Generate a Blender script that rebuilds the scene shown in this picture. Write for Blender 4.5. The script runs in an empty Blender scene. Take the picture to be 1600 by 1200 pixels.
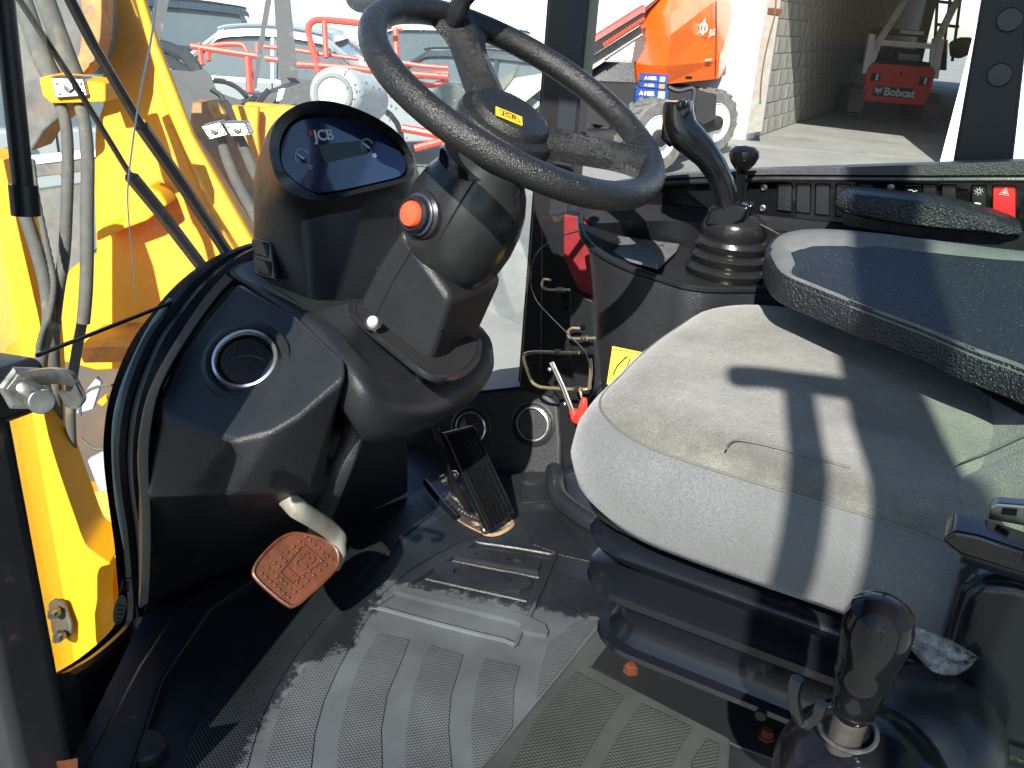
import bpy, math, random
import numpy as np
from mathutils import Vector, Matrix, noise
random.seed(7)
sc = bpy.context.scene
COL = sc.collection
R = math.radians
# ------------------------------------------------------------------ camera
# frame: x = towards the rear of the machine, y = across the cab away from the open door, z = up, metres; z 0 = cab floor
F = 1343.0
PITCH, YAW, ROLL = R(23.6), R(27), R(4.2)
CAM = Vector((0, 0, .85))
fwd = Vector((-math.sin(YAW) * math.cos(PITCH), math.cos(YAW) * math.cos(PITCH), -math.sin(PITCH)))
r0 = Vector((math.cos(YAW), math.sin(YAW), 0)); u0 = r0.cross(fwd)
RT = r0 * math.cos(ROLL) + u0 * math.sin(ROLL)
UP = u0 * math.cos(ROLL) - r0 * math.sin(ROLL)
cd = bpy.data.cameras.new("camera"); cam = bpy.data.objects.new("camera", cd); COL.objects.link(cam)
cam.matrix_world = Matrix(((RT.x, UP.x, -fwd.x, CAM.x), (RT.y, UP.y, -fwd.y, CAM.y), (RT.z, UP.z, -fwd.z, CAM.z), (0, 0, 0, 1)))
cd.sensor_width = 36; cd.lens = F / 1600 * 36; cd.clip_start = .02; cd.clip_end = 3000
sc.camera = cam
# ------------------------------------------------------------------ light
SUN = Vector((-.24, 1, -.80)).normalized()          # direction the light travels
w = bpy.data.worlds.new("World"); sc.world = w; w.use_nodes = True
nt = w.node_tree; sky = nt.nodes.new("ShaderNodeTexSky"); sky.sky_type = 'NISHITA'; sky.sun_disc = False
EL = math.asin(-SUN.z); sky.sun_elevation = EL
sky.sun_rotation = math.atan2(-SUN.x, -SUN.y)
sky.air_density = 1.0; sky.dust_density = .8; sky.ozone_density = 4.0
nt.links.new(sky.outputs[0], nt.nodes["Background"].inputs[0]); nt.nodes["Background"].inputs[1].default_value = .11
sl = bpy.data.lights.new("sun", 'SUN'); sl.energy = 5.0; sl.angle = R(.5); sl.color = (1, .95, .86)
so = bpy.data.objects.new("sun", sl); COL.objects.link(so); so.rotation_euler = SUN.to_track_quat('-Z', 'Y').to_euler()
so.location = (2, -4, 6)
sc.view_settings.view_transform = 'Standard'; sc.view_settings.look = 'None'; sc.view_settings.exposure = 1.05; sc.view_settings.gamma = 1
sc.cycles.use_denoising = True; sc.cycles.max_bounces = 8; sc.cycles.transparent_max_bounces = 12
sc.cycles.caustics_reflective = False; sc.cycles.caustics_refractive = False

# ------------------------------------------------------------------ placing: a direction of view meets a real plane of the cab
def ray(px, py): return fwd + RT * ((px - 800) / F) - UP * ((py - 600) / F)
def aX(px, py, x): d = ray(px, py); return CAM + d * ((x - CAM.x) / d.x)
def aY(px, py, y): d = ray(px, py); return CAM + d * ((y - CAM.y) / d.y)
def aZ(px, py, z): d = ray(px, py); return CAM + d * ((z - CAM.z) / d.z)
def aD(px, py, t): return CAM + ray(px, py) * t
def aP(px, py, p, n):
    d = ray(px, py); return CAM + d * ((Vector(p) - CAM).dot(n) / d.dot(n))
GLASS = [Vector(p) for p in ((-.60, .36), (-.72, .405), (-.82, .47), (-.90, .56), (-.955, .67), (-.99, .80), (-1.01, .95), (-1.0, 1.12), (-.95, 1.28), (-.86, 1.40), (-.76, 1.45), (-.65, 1.47))]
def aG(px, py):
    "point of the curved windscreen (a vertical sheet over the plan curve GLASS)"
    d = ray(px, py); best = None
    for a, b in zip(GLASS[:-1], GLASS[1:]):
        e = b - a; den = d.x * e.y - d.y * e.x
        if abs(den) < 1e-9: continue
        t = (a.x * e.y - a.y * e.x) / den
        k = (a.x * d.y - a.y * d.x) / den
        if -.001 <= k <= 1.001 and t > 0: best = CAM + d * t
    return best if best is not None else aY(px, py, 1.47)

# ------------------------------------------------------------------ materials
MATS = {}
def mat(name, col, rough=.5, metal=0., grain=0., gscale=900, var=0., vscale=6, coat=0., dirt=None, dscale=8, damt=.5, spec=.5, rvar=0., sheen=0.):
    if name in MATS: return MATS[name]
    m = bpy.data.materials.new(name); m.use_nodes = True; n = m.node_tree; N = n.nodes; L = n.links
    b = N["Principled BSDF"]; b.inputs["Roughness"].default_value = rough; b.inputs["Metallic"].default_value = metal
    b.inputs["Coat Weight"].default_value = coat; b.inputs["Specular IOR Level"].default_value = spec
    if sheen: b.inputs["Sheen Weight"].default_value = sheen
    c = N.new("ShaderNodeRGB"); c.outputs[0].default_value = (*col, 1); out = c.outputs[0]
    tc = N.new("ShaderNodeTexCoord").outputs["Object"]
    if var or dirt or rvar:
        nz = N.new("ShaderNodeTexNoise"); nz.inputs["Scale"].default_value = vscale; nz.inputs["Detail"].default_value = 6; nz.inputs["Roughness"].default_value = .65
        L.new(tc, nz.inputs["Vector"])
    if var:
        mr = N.new("ShaderNodeMapRange"); mr.inputs[1].default_value = .3; mr.inputs[2].default_value = .7; mr.inputs[3].default_value = 1 - var; mr.inputs[4].default_value = 1 + var
        L.new(nz.outputs[0], mr.inputs[0]); v = N.new("ShaderNodeVectorMath"); v.operation = 'SCALE'; L.new(out, v.inputs[0]); L.new(mr.outputs[0], v.inputs["Scale"]); out = v.outputs[0]
    if dirt:
        dz = N.new("ShaderNodeTexNoise"); dz.inputs["Scale"].default_value = dscale; dz.inputs["Detail"].default_value = 9; dz.inputs["Roughness"].default_value = .7; L.new(tc, dz.inputs["Vector"])
        rp = N.new("ShaderNodeMapRange"); rp.inputs[1].default_value = .62 - damt * .25; rp.inputs[2].default_value = .72 - damt * .1; L.new(dz.outputs[0], rp.inputs[0])
        mx = N.new("ShaderNodeMix"); mx.data_type = 'RGBA'; mx.inputs[7].default_value = (*dirt, 1); L.new(out, mx.inputs[6]); L.new(rp.outputs[0], mx.inputs[0]); out = mx.outputs[2]
    if rvar:
        rr = N.new("ShaderNodeMapRange"); rr.inputs[1].default_value = .3; rr.inputs[2].default_value = .7; rr.inputs[3].default_value = max(.02, rough - rvar); rr.inputs[4].default_value = min(1, rough + rvar)
        L.new(nz.outputs[0], rr.inputs[0]); L.new(rr.outputs[0], b.inputs["Roughness"])
    L.new(out, b.inputs["Base Color"])
    if grain:
        g = N.new("ShaderNodeTexNoise"); g.inputs["Scale"].default_value = gscale; g.inputs["Detail"].default_value = 2; L.new(tc, g.inputs["Vector"])
        bp = N.new("ShaderNodeBump"); bp.inputs["Strength"].default_value = grain; bp.inputs["Distance"].default_value = .0008; L.new(g.outputs[0], bp.inputs["Height"]); L.new(bp.outputs[0], b.inputs["Normal"])
    MATS[name] = m; return m
def glass_mat(name, tint=(.93, .97, .95), dust=.06, specks=.5, dustcol=(.75, .76, .72), refl=.04, grad=False):
    m = bpy.data.materials.new(name); m.use_nodes = True; n = m.node_tree; N = n.nodes; L = n.links; N.clear()
    o = N.new("ShaderNodeOutputMaterial"); tr = N.new("ShaderNodeBsdfTransparent"); tr.inputs[0].default_value = (*tint, 1)
    gl = N.new("ShaderNodeBsdfGlossy"); gl.inputs["Roughness"].default_value = .02
    lw = N.new("ShaderNodeLayerWeight"); lw.inputs[0].default_value = .5; pw = N.new("ShaderNodeMath"); pw.operation = 'POWER'; L.new(lw.outputs["Facing"], pw.inputs[0]); pw.inputs[1].default_value = 6
    fr = N.new("ShaderNodeMath"); fr.operation = 'MULTIPLY_ADD'; L.new(pw.outputs[0], fr.inputs[0]); fr.inputs[1].default_value = .8; fr.inputs[2].default_value = refl
    m1 = N.new("ShaderNodeMixShader"); L.new(fr.outputs[0], m1.inputs[0]); L.new(tr.outputs[0], m1.inputs[1]); L.new(gl.outputs[0], m1.inputs[2])
    di = N.new("ShaderNodeBsdfDiffuse"); di.inputs[0].default_value = (*dustcol, 1); tl = N.new("ShaderNodeBsdfTranslucent"); tl.inputs[0].default_value = (*dustcol, 1)
    m2 = N.new("ShaderNodeMixShader"); m2.inputs[0].default_value = .5; L.new(di.outputs[0], m2.inputs[1]); L.new(tl.outputs[0], m2.inputs[2])
    tc = N.new("ShaderNodeTexCoord").outputs["Object"]
    nz = N.new("ShaderNodeTexNoise"); nz.inputs["Scale"].default_value = 7; nz.inputs["Detail"].default_value = 8; nz.inputs["Roughness"].default_value = .75; L.new(tc, nz.inputs["Vector"])
    a = N.new("ShaderNodeMapRange"); a.inputs[1].default_value = .35; a.inputs[2].default_value = .8; a.inputs[3].default_value = dust * .5; a.inputs[4].default_value = dust * 2.2; L.new(nz.outputs[0], a.inputs[0])
    vo = N.new("ShaderNodeTexVoronoi"); vo.inputs["Scale"].default_value = 95; L.new(tc, vo.inputs["Vector"])
    n2 = N.new("ShaderNodeTexNoise"); n2.inputs["Scale"].default_value = 3.5; L.new(tc, n2.inputs["Vector"])
    th = N.new("ShaderNodeMapRange"); th.inputs[1].default_value = .42; th.inputs[2].default_value = .7; th.inputs[3].default_value = .02; th.inputs[4].default_value = .24; L.new(n2.outputs[0], th.inputs[0])
    lt = N.new("ShaderNodeMath"); lt.operation = 'LESS_THAN'; L.new(vo.outputs["Distance"], lt.inputs[0]); L.new(th.outputs[0], lt.inputs[1])
    ml = N.new("ShaderNodeMath"); ml.operation = 'MULTIPLY_ADD'; L.new(lt.outputs[0], ml.inputs[0]); ml.inputs[1].default_value = specks * .35; L.new(a.outputs[0], ml.inputs[2]); ml.use_clamp = True
    if grad:
        sx = N.new("ShaderNodeSeparateXYZ"); L.new(tc, sx.inputs[0]); gm = N.new("ShaderNodeMapRange"); gm.inputs[1].default_value = -.22; gm.inputs[2].default_value = .25; gm.inputs[3].default_value = .0; gm.inputs[4].default_value = 1.9; L.new(sx.outputs[1], gm.inputs[0])
        mq = N.new("ShaderNodeMath"); mq.operation = 'MULTIPLY'; L.new(ml.outputs[0], mq.inputs[0]); L.new(gm.outputs[0], mq.inputs[1]); ml = mq
    m3 = N.new("ShaderNodeMixShader"); L.new(ml.outputs[0], m3.inputs[0]); L.new(m1.outputs[0], m3.inputs[1]); L.new(m2.outputs[0], m3.inputs[2]); L.new(m3.outputs[0], o.inputs[0])
    MATS[name] = m; return m

plast = mat("black_moulded_plastic", (.016, .017, .020), .38, spec=.42, grain=1.0, gscale=620, var=.15, vscale=9, rvar=.07)
plast_s = mat("satin_black_plastic", (.012, .013, .015), .30, grain=.22, gscale=700, rvar=.08, vscale=30)
plast_g = mat("glossy_black_plastic", (.006, .0065, .0075), .10, grain=.12, gscale=400, rvar=.07, vscale=40)
foam = mat("grained_black_foam", (.012, .0125, .013), .30, grain=1.6, gscale=620, rvar=.12, vscale=60)
rubber = mat("black_rubber", (.014, .014, .015), .55, grain=.3, gscale=300, var=.2)
steel_b = mat("black_painted_steel", (.012, .013, .015), .40, spec=.32, rvar=.1, vscale=20, dirt=(.09, .05, .03), dscale=24, damt=.02)
steel = mat("zinc_plated_steel", (.30, .295, .27), .36, 1.0, var=.25, vscale=60, rvar=.12)
chrome = mat("satin_silver_ring", (.72, .73, .74), .22, .9)
rust = mat("rusty_steel", (.085, .028, .010), .42, .1, grain=.4, gscale=350, var=.4, vscale=40, dirt=(.12, .035, .02), dscale=50, damt=.7)
hoseg = mat("grey_hose_sleeve", (.095, .092, .085), .8, grain=.8, gscale=600, var=.2, vscale=25, dirt=(.19, .155, .11), dscale=18, damt=.4)
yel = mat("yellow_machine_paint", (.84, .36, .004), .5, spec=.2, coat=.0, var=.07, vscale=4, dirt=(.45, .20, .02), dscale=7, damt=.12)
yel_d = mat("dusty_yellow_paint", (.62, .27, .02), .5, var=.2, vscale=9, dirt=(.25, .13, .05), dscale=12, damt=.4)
castd = mat("dirty_grey_casting", (.11, .105, .10), .7, grain=1, gscale=200, var=.35, vscale=14, dirt=(.20, .11, .05), dscale=10, damt=.35)
white = mat("white_render", (.82, .82, .80), .8, var=.04, vscale=1.5)
conc = mat("yard_concrete", (.22, .225, .205), .85, grain=.6, gscale=60, var=.16, vscale=1.3, dirt=(.16, .165, .15), dscale=.9, damt=.35)
orange = mat("orange_machine_paint", (.85, .13, .012), .30, coat=.4, var=.04, vscale=3)
redp = mat("red_painted_steel", (.82, .065, .03), .4, var=.08, vscale=10)
tyre = mat("dusty_tyre", (.13, .125, .115), .85, grain=1, gscale=60, var=.3, vscale=10)
glass = glass_mat("dusty_windscreen_glass", tint=(.90, .96, .93), dust=.12, specks=1.0, grad=True)
glass2 = glass_mat("clean_window_glass", tint=(.95, .97, .96), dust=.001, specks=.0, refl=.012)
glass3 = glass_mat("green_tinted_glass", tint=(.66, .82, .68), dust=.004, specks=.05)
dark = mat("dark_gap", (.006, .006, .006), .8)

# ------------------------------------------------------------------ geometry (every function returns vertices, faces)
def cat(*gs):
    V, Fc = [], []
    for v, f in gs:
        o = len(V); V += [Vector(p) for p in v]; Fc += [tuple(i + o for i in q) for q in f]
    return V, Fc
def prism(pts, off):
    off = Vector(off); n = len(pts); P = [Vector(p) for p in pts]
    return P + [p + off for p in P], [tuple(range(n)), tuple(range(2 * n - 1, n - 1, -1))] + [(i, i + n, (i + 1) % n + n, (i + 1) % n) for i in range(n)]
def hexa(a, b):
    "two quads"
    V = [Vector(p) for p in list(a) + list(b)]
    return V, [(0, 1, 2, 3), (7, 6, 5, 4)] + [(i, i + 4, (i + 1) % 4 + 4, (i + 1) % 4) for i in range(4)]
def box(c, s, M=None):
    V = []
    for z in (-1, 1):
        for x, y in ((-1, -1), (1, -1), (1, 1), (-1, 1)):
            p = Vector((x * s[0] / 2, y * s[1] / 2, z * s[2] / 2)); V.append((M @ p if M else p) + Vector(c))
    return V, [(3, 2, 1, 0), (4, 5, 6, 7)] + [(i, (i + 1) % 4, (i + 1) % 4 + 4, i + 4) for i in range(4)]
def smooth_path(pts, k=6, closed=False):
    P = [Vector(p) for p in pts]; n = len(P); out = []
    rng = n if closed else n - 1
    for i in range(rng):
        if closed: a, b, c, d = P[(i - 1) % n], P[i], P[(i + 1) % n], P[(i + 2) % n]
        else: a, b, c, d = P[max(i - 1, 0)], P[i], P[i + 1], P[min(i + 2, n - 1)]
        for j in range(k):
            t = j / k
            out.append(.5 * ((2 * b) + (c - a) * t + (2 * a - 5 * b + 4 * c - d) * t * t + (-a + 3 * b - 3 * c + d) * t ** 3))
    if not closed: out.append(P[-1])
    return out
def tube(pts, r, n=10, closed=False, flat=1.0, fdir=None, cap=True):
    P = [Vector(p) for p in pts]; m = len(P); V = []; Fc = []
    rs = r if hasattr(r, '__len__') else [r] * m
    prev = None
    for i in range(m):
        if closed: d = (P[(i + 1) % m] - P[i - 1]).normalized()
        else: d = (P[min(i + 1, m - 1)] - P[max(i - 1, 0)]).normalized()
        if fdir is not None: a = Vector(fdir) - d * d.dot(Vector(fdir)); a = a.normalized()
        elif prev is None: a = d.orthogonal().normalized()
        else: a = (prev - d * d.dot(prev)).normalized()
        prev = a; b = d.cross(a)
        for j in range(n):
            t = 2 * math.pi * j / n; V.append(P[i] + a * (math.cos(t) * rs[i]) + b * (math.sin(t) * rs[i] * flat))
    seg = m if closed else m - 1
    for i in range(seg):
        for j in range(n):
            Fc.append((i * n + j, i * n + (j + 1) % n, ((i + 1) % m) * n + (j + 1) % n, ((i + 1) % m) * n + j))
    if not closed and cap: Fc += [tuple(range(n - 1, -1, -1)), tuple(range((m - 1) * n, m * n))]
    return V, Fc
def frame(ax):
    a = Vector(ax).normalized(); u = a.orthogonal().normalized(); return a, u, a.cross(u)
def lathe(o, ax, prof, n=32, u=None, sy=1.0, caps=True):
    "prof = (radius, height) list; closed with caps where the radius is > 0"
    a, b, c = frame(ax)
    if u is not None: b = (Vector(u) - a * a.dot(Vector(u))).normalized(); c = a.cross(b)
    o = Vector(o); V = []; Fc = []; m = len(prof)
    for r, h in prof:
        for j in range(n):
            t = 2 * math.pi * j / n; V.append(o + a * h + b * (math.cos(t) * r) + c * (math.sin(t) * r * sy))
    for i in range(m - 1):
        for j in range(n): Fc.append((i * n + j, i * n + (j + 1) % n, (i + 1) * n + (j + 1) % n, (i + 1) * n + j))
    if caps and prof[0][0] > 1e-6: Fc.append(tuple(range(n - 1, -1, -1)))
    if caps and prof[-1][0] > 1e-6: Fc.append(tuple(range((m - 1) * n, m * n)))
    return V, Fc
def cyl(a, b, r, n=20, r2=None):
    a, b = Vector(a), Vector(b); return lathe(a, b - a, [(r, 0), (r2 if r2 is not None else r, (b - a).length)], n)
def loft(rings, closed=True, caps=True):
    n = len(rings[0]); V = [Vector(p) for r in rings for p in r]; Fc = []
    for i in range(len(rings) - 1):
        for j in range(n if closed else n - 1): Fc.append((i * n + j, i * n + (j + 1) % n, (i + 1) * n + (j + 1) % n, (i + 1) * n + j))
    if caps and closed: Fc += [tuple(range(n - 1, -1, -1)), tuple(range((len(rings) - 1) * n, len(rings) * n))]
    return V, Fc
def ball(c, rx, ry=None, rz=None, n=24, m=14, ax=(0, 0, 1)):
    ry = ry or rx; rz = rz or rx
    V = []; Fc = []
    M = Vector(ax).to_track_quat('Z', 'Y').to_matrix()
    for i in range(m + 1):
        p = math.pi * i / m
        for j in range(n):
            t = 2 * math.pi * j / n; V.append(Vector(c) + M @ Vector((rx * math.sin(p) * math.cos(t), ry * math.sin(p) * math.sin(t), rz * math.cos(p))))
    for i in range(m):
        for j in range(n): Fc.append((i * n + j, (i + 1) * n + j, (i + 1) * n + (j + 1) % n, i * n + (j + 1) % n))
    return V, Fc
def rrect(w_, h_, r, k=5):
    out = []
    for cx, cy, a0 in ((w_ / 2 - r, h_ / 2 - r, 0), (-w_ / 2 + r, h_ / 2 - r, 90), (-w_ / 2 + r, -h_ / 2 + r, 180), (w_ / 2 - r, -h_ / 2 + r, 270)):
        for i in range(k + 1): t = R(a0 + 90 * i / k); out.append((cx + r * math.cos(t), cy + r * math.sin(t)))
    return out
def basis(o, u, v):
    o, u, v = Vector(o), Vector(u).normalized(), Vector(v); v = (v - u * u.dot(v)).normalized(); n = u.cross(v)
    return lambda x, y, z=0: o + u * x + v * y + n * z

# ------------------------------------------------------------------ objects
OFF = {}
def link(name, g, m, parent=None, bev=0, sub=0, smooth=True, bseg=3, ang=35):
    V, Fc = g; L = OFF.get(parent.name, Vector((0, 0, 0))) if parent else Vector((0, 0, 0))
    me = bpy.data.meshes.new(name); me.from_pydata([tuple(Vector(p) - L) for p in V], [], Fc); me.validate()
    import bmesh
    bm = bmesh.new(); bm.from_mesh(me); bmesh.ops.remove_doubles(bm, verts=bm.verts, dist=1e-5); bmesh.ops.recalc_face_normals(bm, faces=bm.faces); bm.to_mesh(me); bm.free()
    for x in (m if isinstance(m, (list, tuple)) else [m]): me.materials.append(x)
    o = bpy.data.objects.new(name, me); COL.objects.link(o)
    if parent: o.parent = parent; OFF[o.name] = L
    if sub: s = o.modifiers.new("sub", 'SUBSURF'); s.levels = s.render_levels = sub
    if bev:
        b = o.modifiers.new("bev", 'BEVEL'); b.width = bev; b.segments = bseg; b.limit_method = 'ANGLE'; b.angle_limit = R(ang); b.harden_normals = False
    if smooth:
        if bev or sub:
            me.shade_smooth()
            if bev: wn = o.modifiers.new("wn", 'WEIGHTED_NORMAL'); wn.keep_sharp = True
        else:
            me.shade_smooth()
            me.set_sharp_from_angle(angle=R(ang))
    return o
def thing(name, label, cat_, loc=(0, 0, 0), group=None, rz=0):
    o = bpy.data.objects.new(name, None); COL.objects.link(o); o.location = loc; o.rotation_euler.z = rz
    o.empty_display_size = .1; o['label'] = label; o['category'] = cat_
    if group: o['group'] = group
    OFF[o.name] = Vector(loc) if rz == 0 else Vector((0, 0, 0))
    return o
def tag(o, label, cat_, group=None):
    o['label'] = label; o['category'] = cat_
    if group: o['group'] = group
    return o
def struct(o): o['kind'] = 'structure'; return o
def text(name, body, m, parent, place, h, ext=.0004, shear=0, bold=.0, align='CENTER', sx=1.0):
    "place(x, y, z) maps flat text coordinates to the world"
    cu = bpy.data.curves.new("t", 'FONT'); cu.body = body; cu.size = 1; cu.extrude = ext / h; cu.align_x = align; cu.align_y = 'CENTER'; cu.offset = bold; cu.resolution_u = 3
    t = bpy.data.objects.new("t", cu); me = bpy.data.meshes.new_from_object(t)
    V = [place((v.co.x + shear * v.co.y) * h * sx, v.co.y * h, v.co.z * h) for v in me.vertices]; Fc = [tuple(p.vertices) for p in me.polygons]
    bpy.data.objects.remove(t); bpy.data.curves.remove(cu)
    return link(name, (V, Fc), m, parent, smooth=False)
def clone(root, loc, rz=None, **kw):
    def cp(o, par):
        c = o.copy(); COL.objects.link(c)
        if par: c.parent = par
        for ch in [x for x in KIDS.get(o.name, ())]: cp(ch, c)
        return c
    global KIDS
    KIDS = {}
    for o in COL.objects:
        if o.parent: KIDS.setdefault(o.parent.name, []).append(o)
    c = cp(root, None); c.location = loc
    if rz is not None: c.rotation_euler.z = rz
    for k, v in kw.items(): c[k] = v
    return c
# ================================================================== CAB: FLOOR, FRONT WALL, GLASS
GP = smooth_path([Vector((p.x, p.y, 0)) for p in GLASS], 3)
sill_px = [(62, 1330), (108, 1215), (150, 1120), (205, 1015), (226, 962)]
fl = [tuple(aZ(*p, -.01)) for p in sill_px] + [(p.x - .01, p.y, -.01) for p in GP if p.y > .69] + [(-.6, 1.50, -.01), (.7, 1.50, -.01), (.7, .30, -.01)]
struct(link("floor", prism([Vector(p) for p in fl], (0, 0, -.05)), steel_b, smooth=False))
# outer seal line: lower edge of the windscreen, traced in the photograph and laid on the curved glass
seal_px = [(100, 1062), (150, 1030), (198, 985), (208, 950), (206, 900), (199, 820), (190, 760), (186, 700), (192, 640), (206, 590), (230, 535), (258, 495), (290, 455), (330, 420), (372, 396), (420, 384), (500, 375), (600, 372)]
sp0 = [aG(*p) for p in seal_px]; SEAL = smooth_path(sp0, 4)
low = [Vector((p.x, p.y, min(-.012, p.z - .12))) for p in SEAL]
struct(link("front_wall", loft([[p + Vector((0, 0, 0)) for p in SEAL], low, [q + Vector((-.02, -.01, 0)) for q in low], [p + Vector((-.02, -.01, 0)) for p in SEAL]], closed=False, caps=False), rubber))
sl2 = [SEAL[0], SEAL[2], SEAL[4], SEAL[7], SEAL[11], SEAL[15]]; fe = [aZ(*p, -.012) for p in ((40, 1400), (62, 1330), (108, 1215), (150, 1120), (205, 1015), (226, 962))]
struct(link("sill_wall", loft([sl2, [p.lerp(q, .5) + Vector((.01, -.01, -.02)) for p, q in zip(sl2, fe)], fe, [q + Vector((0, 0, -.1)) for q in fe]], closed=False, caps=False), steel_b, ang=60))
ws = thing("windscreen", "dusty curved windscreen with black rubber seal in front of the steering wheel", "windscreen", (-1.0, .9, .5))
top = [Vector((p.x, p.y, 1.30)) for p in SEAL]
far_low = [Vector((p.x, p.y, z)) for p, z in zip(smooth_path([Vector((q.x, q.y, 0)) for q in GLASS[6:]], 3), np.linspace(SEAL[-1].z, .19, 60))]
def sheet(a, b, n=10): return loft([[p.lerp(q, k / n) for p, q in zip(a, b)] for k in range(n + 1)], closed=False, caps=False)
# pane: one sheet following the plan curve, lower edge on the seal
gx = GP
def seal_z(p):
    best = min(SEAL, key=lambda s: (s.x - p.x) ** 2 + (s.y - p.y) ** 2); return best.z
zs = []
for i, p in enumerate(gx):
    zl = seal_z(p) if p.y < SEAL[-1].y else max(.19, SEAL[-1].z - (p.y - SEAL[-1].y) * 1.0)
    zs.append(zl)
link("pane", sheet([Vector((p.x, p.y, z)) for p, z in zip(gx, zs)], [Vector((p.x, p.y, 1.45)) for p in gx]), glass, ws)
sealp = mat("black_seal_rubber", (.016, .016, .017), .38, grain=.3, gscale=400)
link("seal", tube([p + Vector((.004, 0, 0)) for p in SEAL], .011, 8), sealp, ws)
inner = smooth_path([aG(x, y) + Vector((.028, .012, -.004)) for x, y in seal_px[2:-2]], 4)
link("inner_trim", tube(inner, .017, 8), plast_s, ws)
edge_px = [(203, 880), (186, 790), (180, 720), (181, 660), (192, 610), (212, 560), (240, 505), (268, 468)]
frit = mat("pale_glass_edge", (.30, .36, .33), .35, var=.15, vscale=30)
link("glass_edge", tube([aG(*p) + Vector((.0, 0, 0)) for p in smooth_path([Vector((a, b, 0)) for a, b in edge_px], 3) for p in [(p.x, p.y)]], .0045, 6, flat=.4), frit, ws)
# joint between the upper pane and the lower corner pane
jl = [aG(60 + (290 - 60) * k / 12, 553 + (463 - 553) * k / 12) + Vector((.003, -.003, 0)) for k in range(13)]
link("pane_joint", tube(jl, .0028, 6), sealp, ws)
# sticker on the glass corner, seen from the back
SO = aG(184, 938) + Vector((.004, .004, 0)); tdir = (aG(196, 938) - aG(172, 938)).normalized()
pl = basis(SO, tdir, (0, 0, 1))
stk = mat("milky_sticker", (.45, .42, .22), .6, var=.1); ink = mat("black_ink", (.012, .012, .012), .6)
link("sticker", lathe(pl(-.002, -.014, 0), pl(0, 0, 1) - pl(0, 0, 0), [(.021, 0), (.021, .0004)], 24), stk, ws)
bx = basis(pl(0, .020, .001), pl(1, .12, 0) - pl(0, 0, 0), pl(-.1, 1, 0) - pl(0, 0, 0))
link("sticker_frame", cat(*[tube([bx(*a), bx(*b)], .0009, 4) for a, b in (((-.014, -.009), (.012, -.009)), ((.012, -.009), (.015, .010)), ((.015, .010), (-.011, .010)), ((-.011, .010), (-.014, -.009)))]), ink, ws)
text("sticker_print", "JCB", ink, ws, lambda x, y, z: bx(-x, y, z), .017, bold=.02, sx=.8)
for w_, t_ in ((.011, .004), (.013, -.002), (.012, -.008), (.009, -.014), (.005, -.019)):
    link("sticker_print", tube([pl(x - .002, t_ - .012 + .0012 * math.sin(x * 700), .001) for x in np.linspace(-w_, w_, 9)], .0006, 4), ink, ws)

# wiper arms outside, on the glass
wip = mat("worn_black_metal", (.035, .030, .028), .5, grain=.6, gscale=300, dirt=(.16, .10, .05), dscale=30, damt=.3)
def wiper(label, pts, thick, loc_px):
    P = [aG(x, y) + Vector((-.035, -.015, 0)) for x, y in pts]
    t = thing("wiper_arm", label, "wiper", P[-1])
    rs = thick; link("rod", tube(P[:3], rs[0], 6, flat=.5, fdir=(1, 0, 0)), wip, t)
    link("channel", tube(P[2:], rs[1], 6, flat=.7, fdir=(1, 0, 0)), wip, t)
    link("spring", tube([P[-2].lerp(P[-1], k) + Vector((.008, -.004, 0)) for k in np.linspace(.1, .9, 10)], .0055, 8), steel_b, t)
    link("pivot", cyl(P[-1] + Vector((-.02, 0, 0)), P[-1] + Vector((.01, 0, 0)), .014), wip, t)
wiper("thin dark wiper arm crossing the windscreen, left one of the pair", [(72, -12), (160, 130), (247, 280), (290, 335), (372, 448)], (.0062, .0125), 0)
wiper("thicker dark wiper arm crossing the glass, right one of the pair", [(146, -20), (190, 72), (262, 200), (322, 290), (425, 452)], (.0105, .0125), 0)

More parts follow.
